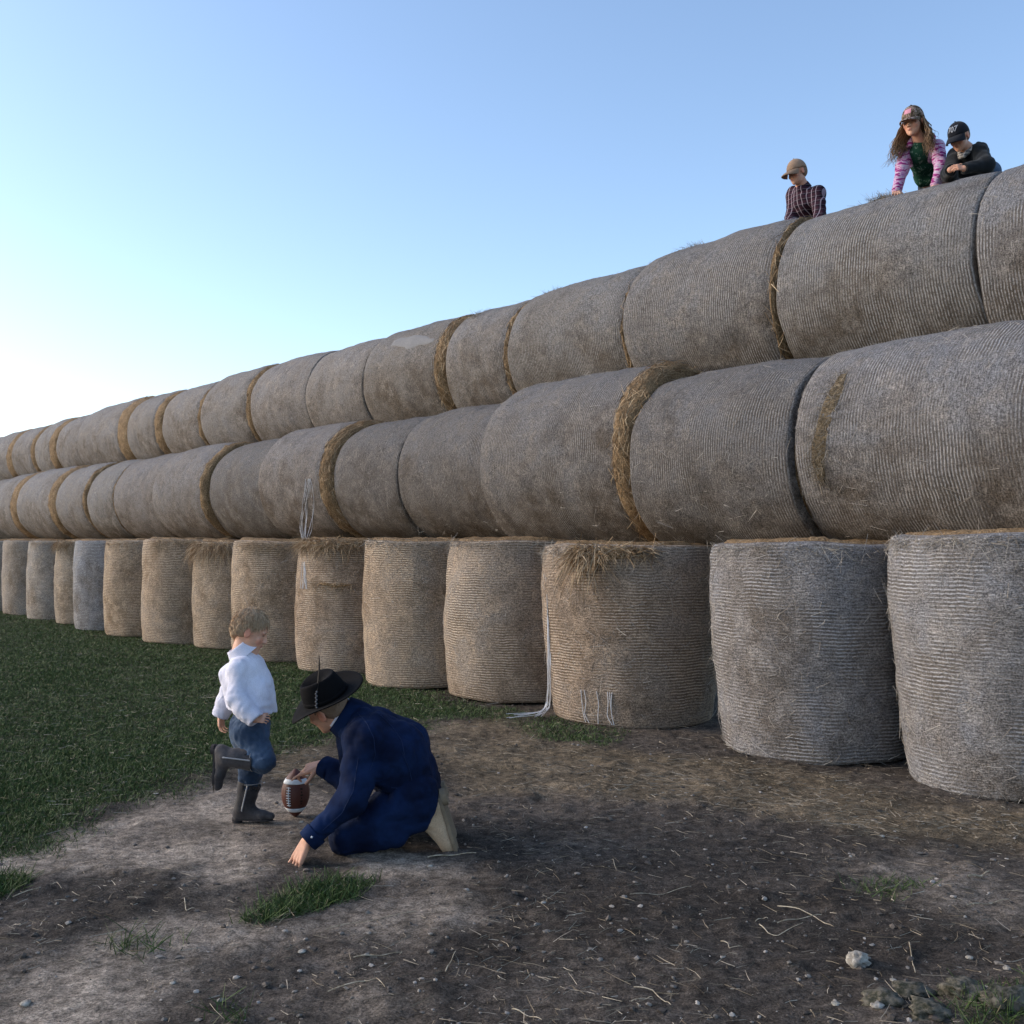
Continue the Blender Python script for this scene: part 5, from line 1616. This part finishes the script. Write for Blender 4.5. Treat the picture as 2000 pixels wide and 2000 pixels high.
def surf(key, a, th):
    """place and outward direction on the wrap (local): a = place along the axis, th = angle"""
    d = BALES[key]; V = d['V']; k = 0 if d['h'] else 2
    a, th = np.broadcast_arrays(np.asarray(a, float), np.asarray(th, float))
    sh = a.shape; a = a.ravel(); th = th.ravel()
    ax = V[:, 0, k]; i = np.clip(np.searchsorted(ax, a) - 1, 1, len(ax) - 3)
    f = np.clip((a - ax[i]) / np.maximum(ax[i + 1] - ax[i], 1e-6), 0, 1)[:, None]
    t = (th / (2 * math.pi) % 1) * 80; j = np.floor(t).astype(int); g = (t - j)[:, None]; j2 = j + 1
    P = (V[i, j] * (1 - g) + V[i, j2] * g) * (1 - f) + (V[i + 1, j] * (1 - g) + V[i + 1, j2] * g) * f
    N = np.stack([0 * th, np.cos(th), np.sin(th)], -1) if d['h'] else np.stack([np.cos(th), np.sin(th), 0 * th], -1)
    return P.reshape(sh + (3,)), N.reshape(sh + (3,))

def world(key, P):
    m = bale_mat(key); return P @ m[:3, :3].T + m[:3, 3]

def up_angle(key, px, z):
    """angle on an upright bale that shows at image column px, height z"""
    th = np.linspace(0, 2 * math.pi, 721)
    P, N = surf(key, np.full(721, z), th); Wp = world(key, P); m = bale_mat(key)
    Nw = N @ m[:3, :3].T; facing = (Nw * (np.array((0, 0, CAM_H)) - Wp)).sum(1) > 0
    x, _ = proj(Wp)
    return float(th[np.argmin(np.abs(x - px) + 1e5 * (~facing))])

def lie_point(key, px, py):
    """(a, th) on a lying bale nearest to an image place"""
    d = BALES[key]; a = np.linspace(-d['L'] / 2 + .02, d['L'] / 2 - .02, 90)[:, None]; th = np.linspace(-1.2, 2.0, 160)[None, :]
    P, _ = surf(key, a, th); x, y = proj(world(key, P.reshape(-1, 3)))
    i = int(np.argmin((x - px) ** 2 + (y - py) ** 2))
    return float(a[i // 160, 0]), float(th[0, i % 160])

def rim_straw(key, px0, px1, n, Lr, z=None, name='straw_tuft', fall=0.9, mat='straw_gold', out=0.5, zr=0.035, w=0.003):
    """straw hanging over the top edge of an upright bale between two image columns"""
    d = BALES[key]; z = d['L'] - 0.03 if z is None else z
    t0, t1 = up_angle(key, px0, z), up_angle(key, px1, z)
    if t1 - t0 > math.pi: t1 -= 2 * math.pi
    if t0 - t1 > math.pi: t0 -= 2 * math.pi
    g = np.random.default_rng(int(px0) + 7)
    th = t0 + (t1 - t0) * g.random(n)
    P, N = surf(key, z + zr * g.uniform(-1, 1, n), th)
    T = np.cross(N, (0, 0, 1.0))
    P = P + N * g.uniform(-0.03, 0.035, n)[:, None]
    D = N * g.uniform(.1, out, n)[:, None] + T * g.normal(0, .75, n)[:, None] + np.array((0, 0, 1.0)) * g.normal(.05, .35, n)[:, None]
    L = g.uniform(*Lr, n)
    bend = np.array((0, 0, -1.0)) * (fall * g.uniform(.3, 1.0, n))[:, None] + g.normal(0, .1, (n, 3))
    v, q = ribbons(P, D, L, w * g.uniform(.7, 1.3, n), bend, 3)
    o = mk(name, v, q, None, M[mat], d['root']); o['kind'] = 'stuff'
    return o

def patch(key, A, T, off, name, mat, seed=0, rough=0.010):
    """a rough sheet lying on the wrap; A, T = grids of places"""
    P, N = surf(key, A, T)
    n1 = fbm(P[..., 0] * 9, P[..., 1] * 9, P[..., 2] * 9, seed=seed)
    e = np.ones(A.shape); e[0] = e[-1] = 0; e[:, 0] = e[:, -1] = 0
    P = P + N * ((off + rough * n1) * e - 0.012 * (1 - e))[..., None]
    a, b = A.shape
    i = (np.arange(a - 1)[:, None] * b + np.arange(b - 1)[None]).ravel()
    return mk(name, P.reshape(-1, 3), np.stack([i, i + 1, i + b + 1, i + b], -1), None, mat, BALES[key]['root'])

M['hay_dull'] = mat_hay('dull_hay', (0.085, 0.060, 0.034), (0.27, 0.205, 0.13))
# golden tuft on the near upright bale, scraps on the other tops
o = rim_straw('C', 1118, 1180, 420, (.08, .22), fall=.9, out=.9, zr=.06, w=.0065, z=1.41); o['label'] = 'thick golden tuft of straw hanging over the top edge'
rim_straw('C', 1122, 1165, 90, (.16, .34), fall=1.3, out=.7, zr=.05, w=.006, z=1.38)
rim_straw('C', 1175, 1275, 420, (.06, .15), fall=.35, out=.7, zr=.04, w=.0055, z=1.42)
rim_straw('C', 1040, 1300, 420, (.05, .12), fall=.5, out=.4, mat='straw_grey', z=1.42, zr=.03)
t0, t1 = up_angle('C', 1112, 1.40), up_angle('C', 1272, 1.40)
if t1 < t0: t1 += 2 * math.pi
A, T = np.meshgrid(np.linspace(-1, 1, 9), np.linspace(t0, t1, 34), indexing='ij')
A = 1.405 + A * 0.046 + np.linspace(-.03, .01, 34)[None] * (A < 0)
patch('C', A, T, 0.012, 'hay_band', M['hay_gold'], 13, .045)
rim_straw('F', 590, 708, 1500, (.06, .20), fall=.7, out=.7, zr=.055, w=.0045)
rim_straw('G', 470, 580, 420, (.06, .16), fall=.7, out=.6, zr=.04)
rim_straw('H', 378, 450, 900, (.08, .24), fall=1.2, out=.9, zr=.07, z=1.42, w=.005)
rim_straw('I', 300, 372, 300, (.05, .15), fall=.8, out=.5, zr=.04)
rim_straw('J', 210, 275, 260, (.05, .14), fall=.8, out=.5, zr=.04)
rim_straw('L', 108, 142, 420, (.06, .18), fall=1.0, out=.7, zr=.05, w=.006)
rim_straw('M', 60, 105, 200, (.05, .14), fall=.8, out=.5, zr=.04)
for k, a, b in (('A', 1745, 2050), ('B', 1400, 1720), ('D', 880, 1060), ('E', 715, 860)):
    rim_straw(k, a, b, 380, (.03, .11), fall=.5, out=.45, zr=.02, mat='straw_grey')

# bare hay of the golden band on top of F
t0, t1 = up_angle('F', 588, 1.46), up_angle('F', 712, 1.46)
if t1 < t0: t1 += 2 * math.pi
A, T = np.meshgrid(np.linspace(1.40, 1.492, 7), np.linspace(t0, t1, 30), indexing='ij')
patch('F', A, T, 0.03, 'hay_band', M['hay_gold'], 3, .03)
# torn slit across F
t0, t1 = up_angle('F', 612, 1.16), up_angle('F', 690, 1.16)
if t1 < t0: t1 += 2 * math.pi
A, T = np.meshgrid(np.linspace(-1, 1, 5), np.linspace(t0, t1, 22), indexing='ij')
A = 1.005 + A * 0.024 * np.sin(np.linspace(0.15, 3.0, 22))[None] + 0.012 * np.sin(np.linspace(0, 7, 22))[None]
patch('F', A, T, 0.010, 'torn_slit', M['hay_gold'], 5, .02)
rim_straw('F', 612, 690, 240, (.04, .12), z=1.005, fall=.6, out=.5, zr=.02, name='slit_straw')
# gash in the wrap of m1
pts = [lie_point('m1', x, y) for x, y in ((1652, 722), (1632, 770), (1612, 820), (1602, 865), (1600, 905), (1606, 945))]
ca, ct_ = np.array(pts).T
tt = np.linspace(0, 1, 26); ca = np.interp(tt, np.linspace(0, 1, 6), ca); ct_ = np.interp(tt, np.linspace(0, 1, 6), ct_)
wdt = 0.085 * np.sin(np.clip(tt * .9 + .06, 0, 1) * math.pi) ** .7 * (1 + .25 * vnoise(tt * 9, tt * 0, seed=4))
A = ca[None] + np.linspace(-1, 1, 7)[:, None] * wdt[None]; T = np.repeat(ct_[None], 7, 0)
patch('m1', A, T, 0.004, 'torn_gash', M['hay_dull'], 7, .008)
g = np.random.default_rng(3); n = 700; f = g.random(n)
P, N = surf('m1', np.interp(f, tt, ca) + g.uniform(-1, 1, n) * np.interp(f, tt, wdt), np.interp(f, tt, ct_))
v, q = ribbons(P, g.normal(size=(n, 3)) * .6 + N * .25 + np.array((0, .3, -.4)), .03 + .08 * g.random(n), .003, None, 2)
o = mk('gash_straw', v, q, None, M['straw_pale'], BALES['m1']['root']); o['kind'] = 'stuff'
# pale flap of net on t6
a0, th0 = lie_point('t6', 820, 665)
A, T = np.meshgrid(np.linspace(-.55, .50, 20), np.linspace(-.22, .22, 9), indexing='ij')
T = th0 + T * (0.75 + .6 * vnoise(A * 5, T * 4, seed=6)) * np.cos(A * 2.4) + 0.12 * A
patch('t6', A + a0 * 0.3, T, 0.006, 'net_flap', M['net_flap'] if 'net_flap' in M else plain('pale_net_flap', (0.19, 0.182, 0.178), .35, 45), 9, .003)

# loose white strings
def strings(key, groups, name='net_strings', label=None, rad=0.0022):
    root = BALES[key]['root']; inv = np.linalg.inv(bale_mat(key)); parts = []
    for pts in groups:
        pts = np.asarray(pts, float); m = 14
        t = np.linspace(0, 1, len(pts)); tt_ = np.linspace(0, 1, m)
        # smooth path
        c = np.stack([np.interp(tt_, t, pts[:, k]) for k in range(3)], -1)
        for _ in range(2): c[1:-1] = .25 * c[:-2] + .5 * c[1:-1] + .25 * c[2:]
        parts.append(tube(c @ inv[:3, :3].T + inv[:3, 3], rad, 5))
    v, q = joinm(parts)
    o = mk(name, v, q, None, M['net'], root)
    if label: o['label'] = label
g = np.random.default_rng(21); grp = []
for i in range(13):
    z0 = g.uniform(.55, 1.2); px = 1060 + 22 * (1.2 - z0) + g.uniform(-2, 3)
    th = up_angle('C', 1066 + 14 * (1.3 - z0), z0); P, N = surf('C', z0, th); p0 = world('C', P + N * .006)
    th2 = up_angle('C', 1072 + g.uniform(0, 10), .40); P, N = surf('C', .40, th2); p1 = world('C', P + N * g.uniform(.01, .03))
    gx0 = G(1074 + g.uniform(-8, 6), 1392 + g.uniform(-6, 6)); p2 = np.array((*gx0, .035 + .03 * g.random()))
    gx1 = G(1050 + g.uniform(-8, 8), 1408 + g.uniform(-5, 5)); p3 = np.array((*gx1, .05))
    path = [p0, p1, p2, p3]
    if i % 2: gx2 = G(1000 + g.uniform(-12, 12), 1412 + g.uniform(-6, 6)); path.append(np.array((*gx2, .055)))
    grp.append(path)
strings('C', grp, label='white net strings hanging down to the grass')
grp = []
for px in (1136, 1142, 1166, 1187, 1192, 1196):
    th = up_angle('C', px, .26); pth = []
    for z, dx in ((.30, 0), (.20, g.uniform(-.02, .02)), (.10, g.uniform(-.03, .03)), (.03, g.uniform(-.03, .05))):
        P, N = surf('C', max(z, .03), th + dx); pth.append(world('C', P + N * .008))
    grp.append(pth)
strings('C', grp, rad=.0026)
grp = []
for i in range(8):
    x0 = g.uniform(588, 628); pth = []
    y1 = g.uniform(985, 1045)
    for f in np.linspace(0, 1, 5):
        a_, th_ = lie_point('m6', 606 + (x0 - 606) * (.25 + .75 * f) + 5 * math.sin(f * 3 + i), 935 + f * (y1 - 935)); P, N = surf('m6', a_, th_); pth.append(world('m6', P + N * (.008 + .012 * g.random())))
    if i < 7:
        for z in (1.47, 1.30, 1.05, .95):
            th = up_angle('F', 590 + g.uniform(-2, 12), z); P, N = surf('F', z, th); pth.append(world('F', P + N * .008))
    grp.append(pth)
strings('m6', grp, label='white net strings dangling from the wrap')
# scrap of straw on the crest between the children, and elsewhere along the skyline
def crest(key, px, py, n, L):
    a_, th_ = lie_point(key, px, py); g = np.random.default_rng(px)
    P, N = surf(key, a_ + g.normal(0, .07, n), th_ + g.normal(0.06, .05, n))
    D = g.normal(0, .6, (n, 3)) + N * .8 + np.array((.5, 0, 0))
    v, q = ribbons(P, D, L * g.uniform(.4, 1, n), .0032, g.normal(0, .2, (n, 3)) - N * .25, 2)
    o = mk('straw_tuft', v, q, None, M['straw_pale'], BALES[key]['root']); o['kind'] = 'stuff'
crest('t2', 1712, 372, 260, .10); crest('t3', 1345, 472, 90, .09); crest('t5', 925, 622, 90, .10); crest('t4', 1060, 555, 60, .07); crest('m3', 1300, 720, 200, .1)

# ------------------------------------------------------------------ stones, stalks and sticks that stand out on the yard
def stone(px, py, r, label, seed, flat=.6, mat=None, lumpy=.25, name='stone'):
    p = G(px, py); z = float(ground_z(p[0], p[1])); v, f = ICO3
    k = 1 + lumpy * fbm(v[:, 0] * 1.4, v[:, 1] * 1.4, v[:, 2] * 1.4, seed=seed, octs=4)[:, None] + .16 * lumpy / .25 * vnoise(v[:, 0], v[:, 1], v[:, 2], f=5, seed=seed)[:, None]
    g = np.random.default_rng(seed)
    vv = v * k * np.array((g.uniform(.9, 1.35), g.uniform(.8, 1.1), flat)) * r
    a = g.uniform(0, 6.28); c, s = math.cos(a), math.sin(a)
    vv = np.stack([vv[:, 0] * c - vv[:, 1] * s, vv[:, 0] * s + vv[:, 1] * c, vv[:, 2]], -1)
    o = mk(name, vv, None, f, mat or M['stone'], loc=(p[0], p[1], z + r * flat * .45))
    tag(o, label, 'stone' if name == 'stone' else 'clod', 'stones lying on the yard' if name == 'stone' else 'clods heaped in the corner')
def mat_stone(name, a, b):
    t = NT(name, .9, .2); o = t.obj()
    n1 = t.noise(o, 30, 5, .7); t.out(t.mix(t.range(n1, .35, .65), a, b)); t.bump(n1, .8, .01); return t.m
M['stone'] = mat_stone('pale_stone', (0.17, 0.15, 0.125), (0.42, 0.385, 0.33))
M['earth'] = mat_stone('mossy_clod', (0.022, 0.024, 0.014), (0.15, 0.13, 0.10))
for i, (x, y, r, lab) in enumerate([
    (1675, 1888, .036, 'pale knobbly stone, largest on the dark dirt at lower right'),
    (1745, 1919, .012, 'small white stone just below and right of the knobbly pale stone'),
    (1893, 1872, .013, 'small pale stone alone on the dirt towards the right edge'),
    (1967, 1896, .015, 'whitish stone lying nearest the right edge'),
    (1632, 1967, .012, 'small flat white stone near the bottom left of the mossy clods'),
    (1713, 1978, .018, 'white stone against the left side of the mossy clods'),
    (1062, 1767, .011, 'small white pebble alone on the dark dirt right of the grass tuft'),
    (589, 1611, .014, 'flat pale stone right beside the football'),
    (590, 1858, .013, 'pale flat stone on the light dirt below the grass tuft'),
    (50, 1958, .016, 'rounded grey stone at the lower left'),
    (338, 1921, .010, 'small pale stone on light dirt near the bottom left'),
    (840, 1697, .014, 'flat stone in the dirt below the kneeling man’s boots'),
    (1722, 1638, .014, 'pale stone near the foot of the largest grey bale'),
    (1834, 1738, .011, 'small round whitish stone on the bare patch at right')]):
    stone(x, y, r, lab.replace('’', "'"), 100 + i, .5 if i not in (0,) else .75, None, .25 if i else .6)
for i, (x, y, r, lab) in enumerate([
    (1725, 1965, .055, 'leftmost crumbly pale clod of the heap in the lower right corner'),
    (1780, 1940, .05, 'upper left clod of the mossy heap in the lower right corner'),
    (1880, 1952, .07, 'broad flat clod on top of the mossy heap in the corner'),
    (1960, 1975, .075, 'dark mossy clod of the corner heap touching the right edge'),
    (1815, 1990, .06, 'dark clod of the corner heap touching the bottom edge')]):
    stone(x, y, r, lab, 200 + i, .42, M['earth'], .6, 'soil_clod')

def stalk(pts, rad, label, mat='straw_one', name='dry_stalk', up=.008):
    P = np.array([G(x, y) for x, y in pts]); z = ground_z(P[:, 0], P[:, 1]) + up
    c = np.column_stack([P, z]); n = 4 * len(c)
    t = np.linspace(0, 1, len(c)); tt_ = np.linspace(0, 1, n)
    c = np.stack([np.interp(tt_, t, c[:, k]) for k in range(3)], -1)
    c[:, 2] += .004 * np.sin(tt_ * 9)
    b = c[0].copy(); b[2] -= up
    v, q = tube(c - b, rad * np.linspace(1, .6, n), 6)
    o = mk(name, v, q, None, M[mat], loc=b)
    tag(o, label, 'stalk', 'dry stalks lying on the yard')
M['straw_one'] = mat_stone('dry_stalk', (0.26, 0.20, 0.13), (0.50, 0.43, 0.32))
for pts, r, lab in [
    ([(1518, 1772), (1560, 1781), (1590, 1790), (1612, 1805), (1628, 1814)], .0042, 'bent dry stalk lying across a straight one on the dark dirt'),
    ([(1518, 1806), (1560, 1798), (1605, 1790)], .0042, 'straight pale stalk crossed by the bent one'),
    ([(1475, 1808), (1490, 1795), (1500, 1797)], .0032, 'short hooked stalk left of the crossing stalks'),
    ([(1483, 1812), (1500, 1826), (1520, 1830), (1568, 1810)], .0036, 'curved stalk under the crossing stalks'),
    ([(1888, 1776), (1930, 1770), (1970, 1764)], .0046, 'straight thick pale stalk near the right edge'),
    ([(1776, 1850), (1782, 1880), (1788, 1903)], .0042, 'upright-lying pale stalk right of the knobbly stone'),
    ([(1238, 1937), (1275, 1943), (1300, 1960), (1310, 1968)], .0038, 'kinked pale stalk near the bottom middle'),
    ([(1232, 1963), (1260, 1959), (1275, 1958)], .003, 'short stalk beside the kinked one at the bottom middle'),
    ([(1408, 1842), (1422, 1848), (1425, 1857), (1450, 1855)], .003, 'small kinked twig left of the knobbly stone'),
    ([(1197, 1684), (1200, 1698), (1204, 1710)], .003, 'short pale stalk standing out on the dark dirt in the middle'),
    ([(1230, 1753), (1290, 1747), (1350, 1738)], .003, 'thin reddish stalk lying across the dark dirt'),
    ([(635, 1822), (720, 1803), (812, 1786)], .003, 'long thin stalk across the light dirt below the grass tuft'),
    ([(690, 1878), (740, 1873), (785, 1866)], .0042, 'pale stalk with a fork on light dirt near the lower middle'),
    ([(870, 1905), (880, 1880), (890, 1865)], .0036, 'thin curved twig right of the forked stalk'),
    ([(640, 1935), (700, 1928), (735, 1922), (752, 1940)], .0036, 'hooked stalk near the bottom left of the middle'),
    ([(25, 1757), (70, 1745), (110, 1732), (120, 1740)], .004, 'curved brown stalk by the small grass clump at the left edge'),
    ([(835, 1683), (880, 1679), (930, 1681)], .006, 'flat brown stick just below the boots of the kneeling man'),
    ([(1720, 1742), (1750, 1733), (1770, 1722)], .003, 'thin slanting stalk at the edge of the bare patch'),
    ([(1890, 1724), (1915, 1718), (1932, 1714)], .007, 'stubby piece of wood on the bare patch at right'),
    ([(360, 1762), (363, 1780), (380, 1778)], .004, 'dark forked twig on the soil left of the grass tuft'),
    ([(1000, 1972), (1030, 1983), (1058, 1996)], .004, 'slanting pale stalk at the bottom edge left of the middle')]:
    stalk(pts, r * .58, lab)
